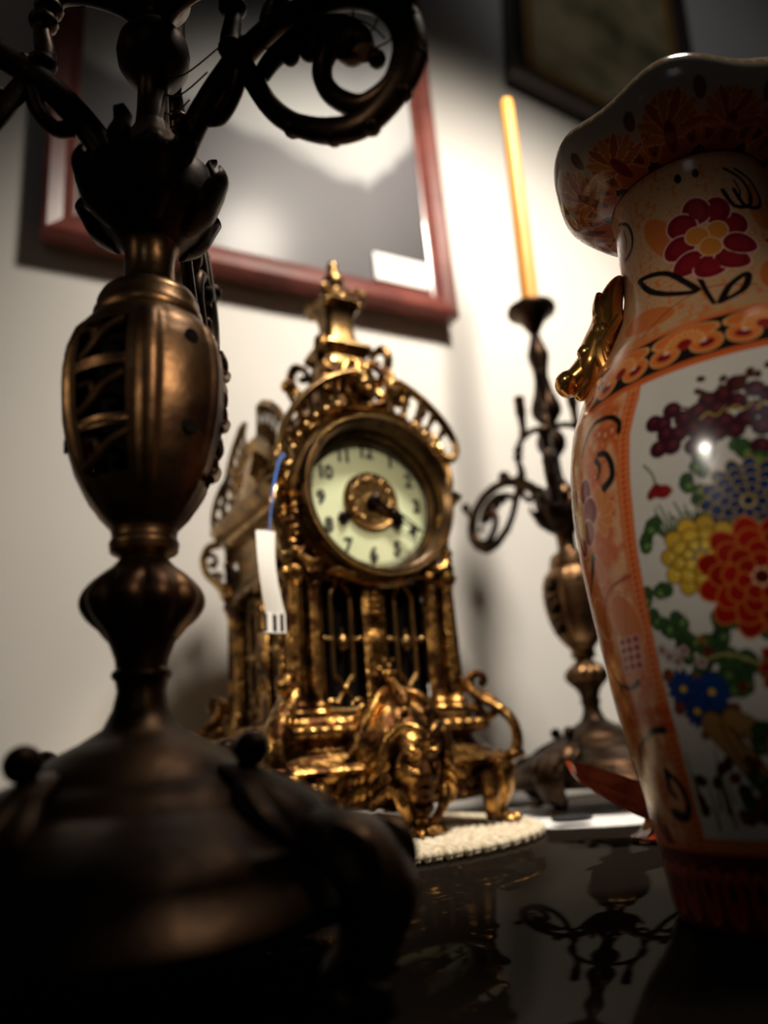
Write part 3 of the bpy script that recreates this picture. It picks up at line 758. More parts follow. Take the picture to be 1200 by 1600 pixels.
# ------------------------------------------------------------------ crocheted mat
b = MB(); rg = random.Random(3)
CX, CY, RM = -.064, .652, .164
nr = 13
b.lathe([(.0001, .0012), (RM-.006, .0012), (RM-.004, .004), (RM-.012, .0056), (.0001, .0052)], 96, T(CX, CY, 0))
for j in range(5, nr):
    rr = RM*(j+.3)/nr; n = max(8, int(2*PI*rr/.0100)); edge = j == nr-1
    for i in range(n):
        a = 2*PI*(i+(j % 2)*.5)/n+rg.uniform(-.003, .003)
        for s in (-1, 1):
            zz = .0055+rg.uniform(-.0003, .0004)
            c_ = (rr+s*.0028, 0, zz-.0006)
            M_ = T(CX, CY, 0) @ RZ(a) @ T(*c_) @ RZ(s*.55)
            b.blob((0, 0, 0), (.0031, .0066, .0033), M_, 10, 6)
n = int(2*PI*RM/.0150)
for i in range(n):       # shell border
    a = 2*PI*i/n
    for q in (-1, 0, 1):
        M_ = T(CX, CY, 0) @ RZ(a+q*.024) @ T(RM-.001-abs(q)*.0012, 0, .0040) @ RZ(q*.6)
        b.blob((0, 0, 0), (.0060, .0025, .0034), M_, 8, 6)
        b.blob((.001, 0, -.0018), (.0050, .0018, .0020), M_, 8, 5)
tag(b.build('crochet_mat', YARN, None, 60), 'thick cream crocheted round mat under the clock', 'mat')

# lace under the far candelabrum
b = MB(); rings = []
for rr in (.001, .03, .06, .085, .099, .104, .110):
    rg_ = []
    for i in range(160):
        a = 2*PI*i/160; k = rr*(1+(.05*abs(math.sin(9*a)) if rr > .08 else 0)); 
        z = .0006+(.0006*math.sin(9*a)**2 if rr > .1 else 0)
        rg_.append((.172+k*math.cos(a)*1.02, .742+k*math.sin(a)*1.08, z))
    rings.append(rg_)
b.loft(rings, caps=False); r2 = [[(x, y, z+.0007) for x, y, z in r] for r in rings]; b.loft(r2, caps=False); b.loft([rings[-1], r2[-1]], caps=False)
tag(b.build('lace_doily', LACE), 'thin white lace doily under the candelabrum behind the vase', 'doily')

# small black disc lying on the lace
b = MB(); b.lathe([(.011, .0), (.0125, .001), (.0125, .003), (.011, .004), (.0001, .004)], 32, T(.128, .650, .0045) @ SC(1.3, 1, 1))
tag(b.build('black_disc', INK), 'small flat black disc lying on the edge of the white lace', 'disc')

# red-brown glazed leaf dish behind the vase
LD = empty('leaf_dish', (.158, .530, 0), R(-6))
tag(LD, 'glossy red-brown ribbed leaf dish on a dark foot beside the vase', 'dish')
b = MB(); rings = []
for j in range(15):
    t = j/14; x = -.046+.072*t; w = .024*math.sin(PI*(.26+.66*t))**.8; h0 = .0500-.030*t**1.2
    prof = []
    for i in range(17):
        s = -1+i/8.0
        prof.append((x-.004*abs(s), s*w, h0-.018*(1-s*s)*(.4+.6*math.sin(PI*t))+.0016*math.cos(i*PI)))
    low = [(p[0]+.002, p[1]*.96, p[2]-.0035) for p in reversed(prof)]
    rings.append(prof+low)
b.loft(rings); b.build('leaf_bowl', ORANGEG, LD)
b = MB()
for k in range(4):
    b.tube([(.010, -.016+k*.010, .027), (.022, -.019+k*.011, .031), (.034, -.018+k*.012, .024)], [.002, .005, .002], 10, flat=(1, .6))
b.build('leaf_curl', ORANGEG, LD)
b = MB(); b.lathe([(.026, .0015), (.027, .0035), (.022, .006), (.017, .012), (.016, .020), (.020, .0245)], 40, T(.018, 0, 0), lambda a, z: 1+.05*math.cos(8*a)); b.v = [(x-.008, y, z) for x, y, z in b.v]
b.build('foot', ORANGEG, LD)
b = MB(); rr_ = [[(.018+r*math.cos(2*PI*i/48)*(1+.06*math.cos(7*2*PI*i/48)), r*math.sin(2*PI*i/48), .0006+z*(1+math.sin(5*2*PI*i/48))) for i in range(48)] for r, z in ((.001, 0), (.025, 0), (.034, .0008))]
b.loft(rr_, caps=False)
tag(b.build('paper_coaster', PAPER), 'thin crinkled white paper coaster under the red-brown leaf dish', 'coaster')
bpy.data.objects['paper_coaster'].location = (.158, .530, .0002)

# ------------------------------------------------------------------ framed pictures
def frame(name, label, s0, s1, z0, z1, w, d, mats, tilt, lean, picmat, slip=None):
    root = empty(name, W0+WD*s0+Vector((0, 0, z0)), math.atan2(WD.y, WD.x))
    root.matrix_world = Matrix.Translation(W0+WD*s0+WN*.012+Vector((0, 0, z0))) @ RZ(math.atan2(WD.y, WD.x)) @ RY(tilt) @ RX(lean)
    tag(root, label, 'picture')
    W, H = s1-s0, z1-z0
    sec = [(0, 0), (0, -d), (w*.15, -d*1.15), (w*.6, -d), (w*.8, -d*.7), (w, -d*.6), (w, 0)]
    def side(p0, p1, inw, nm):
        f_ = MB(); rings = []
        dr = (Vector(p1)-Vector(p0)).normalized(); iv = Vector(inw)
        for P_, sg in ((p0, 1), (p1, -1)):
            rings.append([tuple(Vector((P_[0], 0, P_[1]))+Vector((iv.x, 0, iv.y))*a+Vector((dr.x, 0, dr.y))*a*sg+Vector((0, bb, 0))) for a, bb in sec])
        f_.loft(rings); f_.build(nm, mats, root, 30)
    side((0, 0), (W, 0), (0, 1), 'frame_rail'); side((W, H), (0, H), (0, -1), 'frame_rail')
    side((0, H), (0, 0), (1, 0), 'frame_stile'); side((W, 0), (W, H), (-1, 0), 'frame_stile')
    if slip:
        q = MB(); k = w
        for c, dd in (((W/2, -d*.5, k+slip/2), (W-2*k, .006, slip)), ((W/2, -d*.5, H-k-slip/2), (W-2*k, .006, slip)), ((k+slip/2, -d*.5, H/2), (slip, .006, H-2*k)), ((W-k-slip/2, -d*.5, H/2), (slip, .006, H-2*k))): q.box(c, dd)
        q.build('gold_slip', GOLDFR, root)
    q = MB(); q.box((W/2, -d*.35, H/2), (W-w, .004, H-w)); q.build('picture_sheet', picmat, root)
    return root

def ramp(m, stops):
    r = nd(m, 'ShaderNodeValToRGB'); e = r.color_ramp.elements
    while len(e) < len(stops): e.new(.5)
    for el, (p, c) in zip(e, stops): el.position = p; el.color = (*c, 1)
    return r
# picture 1: pale sky above a grey hatched slope; sky's lighter zone is painted glass glare
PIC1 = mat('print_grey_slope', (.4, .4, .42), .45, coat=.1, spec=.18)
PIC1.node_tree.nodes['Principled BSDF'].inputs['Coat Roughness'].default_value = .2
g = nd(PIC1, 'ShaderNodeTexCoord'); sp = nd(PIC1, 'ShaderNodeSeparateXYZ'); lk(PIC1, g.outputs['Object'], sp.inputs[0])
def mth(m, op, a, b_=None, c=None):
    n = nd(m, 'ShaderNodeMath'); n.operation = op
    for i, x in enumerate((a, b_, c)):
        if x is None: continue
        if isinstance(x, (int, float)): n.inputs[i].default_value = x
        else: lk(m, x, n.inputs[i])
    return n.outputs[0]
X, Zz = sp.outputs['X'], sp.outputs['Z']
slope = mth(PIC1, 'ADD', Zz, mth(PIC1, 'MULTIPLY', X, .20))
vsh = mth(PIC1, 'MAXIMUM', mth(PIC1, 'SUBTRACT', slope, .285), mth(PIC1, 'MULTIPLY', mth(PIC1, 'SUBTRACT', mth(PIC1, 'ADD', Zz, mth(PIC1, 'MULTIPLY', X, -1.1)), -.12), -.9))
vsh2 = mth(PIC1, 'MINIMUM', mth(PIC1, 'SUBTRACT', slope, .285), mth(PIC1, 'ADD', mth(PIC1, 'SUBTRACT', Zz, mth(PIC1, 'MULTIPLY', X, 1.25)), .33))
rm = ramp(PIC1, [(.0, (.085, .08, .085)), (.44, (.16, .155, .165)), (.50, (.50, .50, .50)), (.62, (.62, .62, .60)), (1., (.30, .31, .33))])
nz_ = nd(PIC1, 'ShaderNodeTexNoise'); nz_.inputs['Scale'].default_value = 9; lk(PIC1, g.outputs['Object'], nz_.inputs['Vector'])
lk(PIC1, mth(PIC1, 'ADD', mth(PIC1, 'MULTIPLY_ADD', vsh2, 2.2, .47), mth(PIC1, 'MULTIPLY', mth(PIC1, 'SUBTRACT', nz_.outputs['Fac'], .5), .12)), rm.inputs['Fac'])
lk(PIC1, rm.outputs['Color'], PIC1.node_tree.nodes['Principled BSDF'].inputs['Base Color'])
p1 = frame('framed_print', 'large mahogany-framed picture of pale sky with painted glass glare over grey slope, hanging above the clock', -.417, .128, .642, 1.30, .036, .022, MAHOG, R(-.6), 0, PIC1)
b = MB(); b.box((.462, -.0135, .062), (.085, .0015, .043)); b.build('caption_card', PAPER, p1)
# picture 2: dim brown and olive painting
PIC2 = mat('painting_olive', (.1, .08, .04), .4, coat=.2)
g2 = nd(PIC2, 'ShaderNodeTexCoord'); n2 = nd(PIC2, 'ShaderNodeTexNoise'); n2.inputs['Scale'].default_value = 6; n2.inputs['Detail'].default_value = 3
lk(PIC2, g2.outputs['Object'], n2.inputs['Vector'])
r2_ = ramp(PIC2, [(.3, (.12, .12, .055)), (.45, (.32, .26, .13)), (.58, (.52, .40, .22)), (.7, (.16, .19, .09))])
lk(PIC2, n2.outputs['Fac'], r2_.inputs['Fac']); lk(PIC2, r2_.outputs['Color'], PIC2.node_tree.nodes['Principled BSDF'].inputs['Base Color'])
frame('framed_painting', 'dark-framed olive brown painting with gold slip, hanging above the candle', .302, .775, 1.175, 1.80, .034, .025, DARKFR, R(6.5), 0, PIC2, .022)

#VASE#
# ------------------------------------------------------------------ vase
VX, VY = .151, .300
PHI0 = math.atan2(-VY, -VX)          # azimuth of the painted panels' reference line
NT, NZ = 1500, 960                   # columns round half the vase, rows up it (painted glaze)
ZT = .2975
WMM = 219.9                          # half circumference of the glaze drawing, mm at r=70
X0 = -75*1.2217
gx = X0+np.arange(NT//2+1)/(NT//2)*WMM
gz = np.linspace(0, ZT*1000, NZ)
CAN = np.zeros((NZ, len(gx), 3), np.float32)
def hx(h):
    v = np.array([int(h[i:i+2], 16)/255 for i in (0, 2, 4)]); return np.where(v <= .04045, v/12.92, ((v+.055)/1.055)**2.4).astype(np.float32)
rs = np.random.RandomState(5)
def fnoise(sx, sz):
    nx = int(WMM/sx)+3; nz_ = int(ZT*1000/sz)+3; g = rs.rand(nz_, nx).astype(np.float32)
    u = (gx-X0)/sx; v = gz/sz; iu = u.astype(int); iv = v.astype(int); fu = (u-iu); fv = (v-iv)
    fu = fu*fu*(3-2*fu); fv = fv*fv*(3-2*fv)
    a = g[np.ix_(iv, iu)]*(1-fu)+g[np.ix_(iv, iu+1)]*fu; c = g[np.ix_(iv+1, iu)]*(1-fu)+g[np.ix_(iv+1, iu+1)]*fu
    return a*(1-fv[:, None])+c*fv[:, None]
KX = 1.0      # horizontal stretch: the neck is half as wide as the belly
def win(x0, x1, z0, z1):
    i0, i1 = np.searchsorted(gx, [x0, x1]); j0, j1 = np.searchsorted(gz, [z0, z1]); return slice(j0, j1), slice(i0, i1)
def paint(sl, d, colr, aa=.18, alpha=1.):
    if CAN[sl].size == 0: return
    a = np.clip(.5-d/aa/2, 0, 1)[..., None]*alpha
    CAN[sl] = CAN[sl]*(1-a)+np.asarray(colr, np.float32)*a
def ell(x, z, a, b, colr, rot=0, out=None, ow=.35, alpha=1., aa=.18):
    m_ = max(a, b)+ow+.6; sl = win(x-m_*KX, x+m_*KX, z-m_, z+m_)
    dx = (gx[sl[1]][None, :]-x)/KX; dz = gz[sl[0]][:, None]-z
    c, s = math.cos(rot), math.sin(rot); u = dx*c+dz*s; v = -dx*s+dz*c
    k = np.sqrt((u/a)**2+(v/b)**2)+1e-6; d = (k-1)*min(a, b)
    if out is not None: paint(sl, d-ow, out, aa)
    paint(sl, d, colr, aa, alpha)
def stroke(pts, w, colr, aa=.18, sm=4, w2=None):
    P = [tuple(p)[:2] for p in smooth([(x, z, 0) for x, z in pts], sm)] if len(pts) > 2 and sm > 1 else pts
    xs = [p[0] for p in P]; zs = [p[1] for p in P]; m_ = max(w, w2 or 0)+1
    sl = win(min(xs)-m_*KX, max(xs)+m_*KX, min(zs)-m_, max(zs)+m_)
    px = gx[sl[1]][None, :]/KX; pz = gz[sl[0]][:, None]
    D = np.full((pz.shape[0], px.shape[1]), 99., np.float32); n = len(P)-1
    for i in range(n):
        ax, az, bx, bz = P[i][0]/KX, P[i][1], P[i+1][0]/KX, P[i+1][1]
        L = (bx-ax)**2+(bz-az)**2+1e-9
        t = np.clip(((px-ax)*(bx-ax)+(pz-az)*(bz-az))/L, 0, 1)
        ww = w if w2 is None else w+(w2-w)*(i+t)/n
        D = np.minimum(D, np.sqrt((px-ax-t*(bx-ax))**2+(pz-az-t*(bz-az))**2)-ww/2)
    paint(sl, D, colr, aa)
def petal(x, z, L, W, ang, colr, out, ow=.35, inner=None):
    c, s = math.cos(ang), math.sin(ang)
    ell(x+c*L*.5*KX, z+s*L*.5, L*.5, W*.5, colr, ang, out, ow)
    if inner is not None: ell(x+c*L*.36*KX, z+s*L*.36, L*.26, W*.22, inner, ang)
def chrys(x, z, Rr, rings, colr, out, core, W=.36, ow=.4, inner=None, n0=13):
    for k in range(rings):
        r1 = Rr*(1-k/rings*.82); n = max(6, int(n0*(1-.45*k/rings)))
        for i in range(n):
            a = 2*PI*(i+.5*(k % 2))/n+.1
            L_ = r1*.60; w_ = 2*PI*r1*.72/n*1.12*W
            petal(x+math.cos(a)*(r1-L_)*KX, z+math.sin(a)*(r1-L_), L_, w_, a, colr*(1-.12*((i+k) % 3)), out, ow, inner)
    ell(x, z, Rr*.11, Rr*.11, core, 0, out, ow)
def leafp(x, z, L, W, ang, g1, g2, out):
    c, s = math.cos(ang), math.sin(ang)
    for q in (-.7, 0, .7):
        a = ang+q
        petal(x+c*L*.25*KX, z+s*L*.25, L*.62, W*.75, a, g1, out, .3, g2)
    stroke([(x, z), (x+c*L*.8*KX, z+s*L*.8)], .25, out, sm=1)
ORA = hx('d9703a'); PEACH = hx('e3a878'); TAN = hx('c99f78'); DRED = hx('7c1420'); PINK = hx('e6b0a2'); BLK = hx('1c1613'); WHITE = hx('dcd6ca'); ROR = hx('c8501f')
YEL = hx('ddb13a'); YEL2 = hx('efd36a'); BRN = hx('5a3313'); RED = hx('a01808'); ROUT = hx('cf7a30'); BLU = hx('0e3068'); BLU2 = hx('0b1f4c'); GRN = hx('3c5a30'); GRN2 = hx('6d8a48'); DGRN = hx('1d2c1a'); PLUM = hx('3e1620'); PLUM2 = hx('6e2a30')
# grounds
n1 = fnoise(9, 12); n2 = fnoise(3, 3.5); n3 = fnoise(1.1, 1.2)
g_ = np.clip((n1*.6+n2*.4-.38)*4, 0, 1)[..., None]
CAN[:] = PEACH*(1-g_)+ORA*.95*g_
CAN *= (1-.10*(n3[..., None] > .55))
F = 1.2217
def band(z0, z1, colr):
    j0, j1 = np.searchsorted(gz, [z0, z1]); CAN[j0:j1] = colr
# loose scale pattern on the side band
for zz in np.arange(30, 186, 5.2):
    for k, xx in enumerate(np.arange(X0, X0+WMM, 6.0)):
        x_ = xx+rs.uniform(-1.5, 1.5); 
        if n2[np.searchsorted(gz, zz)-1, min(len(gx)-1, np.searchsorted(gx, x_))] > .52:
            ell(x_, zz+rs.uniform(-1, 1), 1.5, 1.7, ROR, 0, None, alpha=.65); ell(x_, zz, .7, .8, PEACH, 0, None, alpha=.7)
# panel
pl = [(31, -37.6), (43, -37.6), (63, -36.6), (85, -36.2), (107, -35.5), (129, -34), (150, -32), (169, -29.8), (182, -25.5), (186.5, -24.6)]
pz = np.array([a for a, b_ in pl]); pf = np.array([b_ for a, b_ in pl])
lo_ = np.interp(gz, pz, pf)*F; hi_ = (30-np.interp(gz, pz, pf))*F
rows = (gz >= 31) & (gz <= 186.5)
def inpanel(mg, z0, z1): return ((gz >= z0) & (gz <= z1))[:, None] & (gx[None, :] > lo_[:, None]+mg) & (gx[None, :] < hi_[:, None]-mg)
CAN[inpanel(-6.2, 25, 189)] = hx('b8502a'); CAN[inpanel(-5.6, 26, 189)] = hx('dd8148')
for t in np.arange(28, 186, 2.3):
    for x_ in (np.interp(t, gz, lo_)-3.1, np.interp(t, gz, hi_)+3.1): ell(x_, t, 1.35, .85, ROR, .3)
CAN[inpanel(-1.0, 30, 187.3)] = hx('d0622c')
Wn = (WHITE*(1-.06*n1[..., None]))
mk = inpanel(0, 31, 186.5); CAN[mk] = Wn[mk]
PM = mk.copy()
save = CAN.copy()
def Fx(p): return p*F
# --- panel painting, left to right, back to front
for (p, z) in ((-6, 152), (-2, 149), (3, 151), (8, 146), (-9, 149)): leafp(Fx(p), z, 7, 6, rs.uniform(0, 6), GRN, GRN2, DGRN)
gr = [(-21.5, 169), (-19, 167.5), (-18.5, 163.5), (-15.8, 171.5), (-15.2, 162), (-21.3, 159), (-17.4, 158.5), (-13, 167), (-11.6, 156), (-9.5, 159), (-8.5, 155.5), (-11, 162.5), (-7, 163), (-4.2, 167), (-5.2, 158.5), (-3.0, 162), (-2, 171.5), (1, 168), (1.8, 174.5), (-1, 158), (2, 161), (4.8, 164), (4.1, 150.5), (5.5, 157), (8, 161), (9, 168), (6, 171), (11, 155), (13, 163), (15, 158), (17, 168), (19, 161), (22, 155), (14, 172), (24, 165), (10, 150), (-6, 171), (-9, 168)]
stroke([(Fx(-14), 172), (Fx(-3), 166), (Fx(8), 170), (Fx(20), 163)], .9, BRN)
for p, z in gr:
    ell(Fx(p), z, 3.0, 2.9, PLUM, 0, hx('2a0f14'), .3); ell(Fx(p)+.6, z+.5, 1.4, 1.4, PLUM2, 0, None, alpha=.6)
for i in range(16): ell(Fx(rs.uniform(-9, 16)), 176+rs.uniform(-3, 4), 1.6, 1.2, hx('4a2a1c'), rs.uniform(0, 3))
for p, z in ((-6, 165), (1, 165), (8, 164)): stroke([(Fx(p-2.5), z), (Fx(p-.5), z+1.4), (Fx(p+1.5), z-.4), (Fx(p+4), z+2)], .8, hx('b59a3c'), w2=.4)
# bud and grasses
stroke([(Fx(-26.5), 155), (Fx(-24.5), 151), (Fx(-24), 146)], .9, hx('66704a'))
for q in range(7): ell(Fx(-25.6)+q*.85, 144.2+.7*math.sin(q), 1.5, 2.2, hx('8e1f1e'), .3*(q-3), hx('5c0f12'), .2)
for i in range(11):
    x1 = Fx(-29+i*1.35); stroke([(x1+rs.uniform(-1.5, 1.5), 140-rs.uniform(0, 7)), (x1+1, 133), (Fx(-23)+i*.3, 126)], .5, GRN*.9 if i % 2 else hx('59664a'), w2=1.3)
for p, z, a in ((-29, 127, 2.8), (-27, 130, 2.2), (-33.5, 108, 2.6), (-32, 103, 3.4), (-29, 100, 3.6), (-30, 107, 1.6), (-26, 98, 4.2), (-23, 95, 4.), (-21, 92, 5.), (-18, 95, 4.6), (-17, 90, 4.6), (-13, 88, 4.9), (-25, 102, 3.8), (-9, 84, 5.5), (-2, 92, 4.9)):
    leafp(Fx(p)+1.5, z, 7.5, 6, a, GRN, GRN2, DGRN)
for i in range(34): leafp(Fx(rs.uniform(-27, 10)), rs.uniform(64, 101), 7.5, 6, rs.uniform(0, 6.3), GRN*rs.uniform(.6, 1.1), GRN2*.8, DGRN)
for i in range(14): leafp(Fx(rs.uniform(-16, 12)), rs.uniform(122, 152), 6.5, 6, rs.uniform(0, 6.3), GRN, GRN2, DGRN)
for i in range(26): ell(Fx(rs.uniform(-30, 8)), rs.uniform(62, 98), 1.3, 1.3, (hx('6b1a20'), hx('c9b3a8'), hx('8a5a22'))[i % 3], 0, BRN, .25)
chrys(Fx(-1.6), 133.5, 14.5, 4, BLU, hx('c2a23a'), BLU2, .95, .28, BLU2, 15)
for k, (cx_, cz_, rr_) in enumerate(((-16, 119, 13.5),)):
    chrys(Fx(cx_), cz_, rr_, 3, YEL, BRN, YEL, 1.0, .4, YEL2, 11)
chrys(Fx(-2.5), 109, 19.5, 4, RED, ROUT, hx('4a1206'), .95, .38, hx('8c150a'), 12)
chrys(Fx(1), 80, 11, 3, hx('8c1a0e'), hx('a8602c'), hx('4a1206'), .9, .4)
for p, z in ((-34, 91.5), (-32, 89), (-29.5, 87), (-22.5, 85.5), (-27, 90)):
    for q in range(5): ell(Fx(p)+1.2*math.cos(q*1.257), z+1.2*math.sin(q*1.257), .8, .8, hx('c9b3a8'), 0, hx('7b4a56'), .18)
    ell(Fx(p), z, .8, .8, hx('5b1a28'))
stroke([(Fx(-22), 86), (Fx(-15), 87), (Fx(-8), 83)], .8, hx('a99a60'))
for p, z, r_ in ((-30, 78, 6.2), (-21.7, 76, 6.2), (-27.5, 70.5, 5.0)):
    for q in range(12): petal(Fx(p), z, r_, r_*.42, q*PI/6+.2, hx('173f80'), BLU2, .25)
    ell(Fx(p), z, 1.3, 1.1, hx('e0b840'), 0, BRN, .2)
for p, z in ((-34, 83), (-33, 72), (-17, 70)): ell(Fx(p), z, 2.2, 1.8, hx('7d3a22'), .5, BRN, .3)
# rocks and lower grasses
for pts, w in (([(Fx(-24), 66), (Fx(-18), 56), (Fx(-12), 44), (Fx(-6), 36)], 7.5), ([(Fx(-18), 67), (Fx(-10), 60), (Fx(-3), 48)], 6.5)):
    stroke(pts, w+1, BRN); stroke(pts, w, hx('9a7440'))
for i in range(9):
    stroke([(Fx(-22+i*3), 66-i*1.2), (Fx(-18+i*3), 52-i), (Fx(-13+i*3), 38)], .55, BRN)
for i in range(26):
    x1 = Fx(rs.uniform(-36, 5)); z1 = rs.uniform(33, 42); h_ = rs.uniform(8, 20); l_ = rs.uniform(-3, 4)
    stroke([(x1, z1), (x1+l_*.3, z1+h_*.6), (x1+l_, z1+h_)], 1.2, (hx('7d7a34'), GRN*.8, DGRN, hx('5f4a22'))[i % 4], w2=.3)
for i in range(16): leafp(Fx(rs.uniform(-24, 12)), rs.uniform(34, 60), 7, 5, rs.uniform(0, 6.3), GRN*.6, GRN2*.6, DGRN)
for i in range(34): ell(Fx(rs.uniform(-35, 10)), rs.uniform(34, 54), 2.2, 1.6, (hx('4a1a14'), hx('6b2a1a'), hx('3a2414'))[i % 3], rs.uniform(0, 3), BLK, .2)
# right-hand side of the panel
for i in range(26): leafp(Fx(rs.uniform(14, 62)), rs.uniform(60, 150), 8, 6.5, rs.uniform(0, 6.3), GRN, GRN2, DGRN)
chrys(Fx(34), 128, 15, 3, YEL, BRN, YEL, 1.0, .4, YEL2); chrys(Fx(27), 98, 14, 4, BLU, hx('b89a35'), BLU2, .75, .4); chrys(Fx(46), 92, 15, 4, RED, ROUT, hx('4a1206'), .92, .5)
for i in range(30):
    x1 = Fx(rs.uniform(5, 64)); z1 = rs.uniform(33, 42); h_ = rs.uniform(8, 24); stroke([(x1, z1), (x1+1, z1+h_*.6), (x1+rs.uniform(-4, 4), z1+h_)], 1.2, (hx('7d7a34'), GRN, DGRN)[i % 3], w2=.3)
CAN[~PM] = save[~PM]
# --- side band ornaments, mirrored to the other edge of the panel
def both(fn):
    global SW
    SW = 1
    fn(lambda p: p*F, 1); fn(lambda p: (30-p)*F, -1)
def strk(p, w, c, w2=None): stroke(p, w*1.35, c, w2=None if w2 is None else w2*1.35)
def orn(f, s):
    A = lambda L: [(f(p), z) for p, z in L]
    for p, z, r_ in ((-53.7, 117.2, 9), (-46, 104, 10), (-60, 108, 8), (-55, 126, 6)):
        ell(f(p), z, r_*.75, r_*1.1, hx('cf7238'), .5*s, hx('e6b48a'), .3)
        stroke([(f(p-3), z-r_), (f(p+3), z+r_)], .5, hx('b3522a'), sm=1)
    strk(A([(-39, 119), (-50, 117), (-57, 110), (-60, 100)]), .8, hx('9c3a2a'))
    for q in range(5):
        a = -1.3+q*.65; petal(f(-48), 146, 10, 5, a if s > 0 else PI-a, hx('d8803c'), hx('e9b27c'), .3)
    for p, z, r_ in ((-54, 157, 4.6), (-52.4, 148.5, 4.8), (-56, 141, 4.4), (-63, 138, 4), (-65, 158, 4.4), (-69, 150, 4)):
        ell(f(p), z, r_*1.05, r_*1.1, DRED, 0, PINK, .7); ell(f(p), z-.5, r_*.35, r_*.55, hx('8e2430'))
    for p, z in ((-60.5, 152), (-61, 145)): ell(f(p), z, 3.4, 4.2, hx('c9925a'), 0, PINK, .5)
    strk(A([(-54.5, 172), (-51.6, 177), (-47, 181), (-43.4, 181.8), (-37, 180), (-33.6, 176), (-33.8, 172.6)]), .8, BLK, w2=2.0)
    strk(A([(-43.9, 168), (-40.2, 166.2), (-38.1, 160.7), (-38.8, 155.9), (-42.5, 153.8)]), 1.7, BLK, w2=2.6)
    strk(A([(-45.3, 166), (-43.6, 162.5), (-45.3, 158.6)]), 2.0, BLK, w2=1.0)
    for p, z in ((-39.8, 174), (-36.6, 174.2), (-43, 176)): ell(f(p), z, 1.9, 2.1, hx('c4643c'), 0, hx('b04c2c'), .4); ell(f(p), z, .8, .9, PEACH)
    strk(A([(-56.3, 131), (-60.3, 125.3), (-67, 119)]), 2.8, BLK, w2=.6)
    for i in range(3):
        for j in range(4): ell(f(-50.5+i*3.6-.4*j), 97.2-j*3.0, 1.9, 1.25, hx('9c2430'), 0, PINK, .4)
    strk(A([(-64, 89), (-60, 83.5), (-52, 81), (-47, 82.5)]), 1.0, BLK, w2=1.6); strk(A([(-60, 84), (-58, 76), (-60, 68)]), 1.8, BLK, w2=.7)
    for i in range(11):
        for j in range(2): ell(f(-60+i*2.2), 74-j*5-.25*i, 1.1, 2.0, hx('c0461e'), 0, None, alpha=.8)
    strk(A([(-61.5, 52), (-59.5, 58), (-55.2, 61.6), (-47.8, 65.2), (-41.4, 65.6)]), .9, BLK, w2=2.0)
    strk(A([(-46.8, 52.5), (-42.4, 48.1), (-40.5, 41.9), (-43.5, 37.1), (-49, 38.1)]), 1.4, BLK, w2=2.8)
    strk(A([(-46.4, 51.5), (-47.4, 46.4), (-45.6, 43.6)]), 2.4, BLK, w2=1.6)
    for p, z in ((-62, 35), (-57, 29), (-66, 44)): ell(f(p), z, 3.6, 5.4, hx('7a1a14'), .5*s, hx('c9744c'), .4)
both(orn)
# foot band
band(0, 27.5, hx('5e1c12')); band(26.3, 27.6, hx('c8622c'))
for k in range(19):
    x_ = X0+6+k*11.6; petal(x_, 5, 15, 7, PI/2, hx('8c2c16'), hx('c0683a'), .4); ell(x_, 15, 1.5, 3, BLK); ell(x_+5.8, 20, 2.6, 2.6, hx('9c3c1e'), 0, BLK, .3)
band(0, 3, hx('3a140c'))
# shoulder band: dark ground with orange scalloped lobes
band(187.5, 207.5, hx('231a18')); band(187.3, 189.3, hx('d0622c')); band(206.6, 208.6, hx('d9743c'))
KX = 1.25
for k in range(10):
    cx_ = Fx(-10+24*k-72)
    if not (X0-14 < cx_ < X0+WMM+14): continue
    for s in (-1, 1):
        ell(cx_+s*6.4*KX, 195.2, 4.6, 4.4, hx('d97434'), 0, hx('ecb070'), .4); ell(cx_+s*6.7*KX, 194.6, 2.4, 1.7, DRED, .4*s); ell(cx_+s*5.3*KX, 196.6, 1.5, .9, hx('e8cfc0'), -.5*s)
    ell(cx_, 202, 10.5, 4.0, hx('d97434'), 0, hx('ecb070'), .35)
    for q in range(9):
        a = PI*q/8; petal(cx_, 197.6, 6.0, 2.6, a, hx('dd8238'), hx('f0b274'), .28)
    ell(cx_, 197.4, 2.2, 2.2, hx('8c1a18'), 0, hx('c4502c'), .3)
KX = 1.0
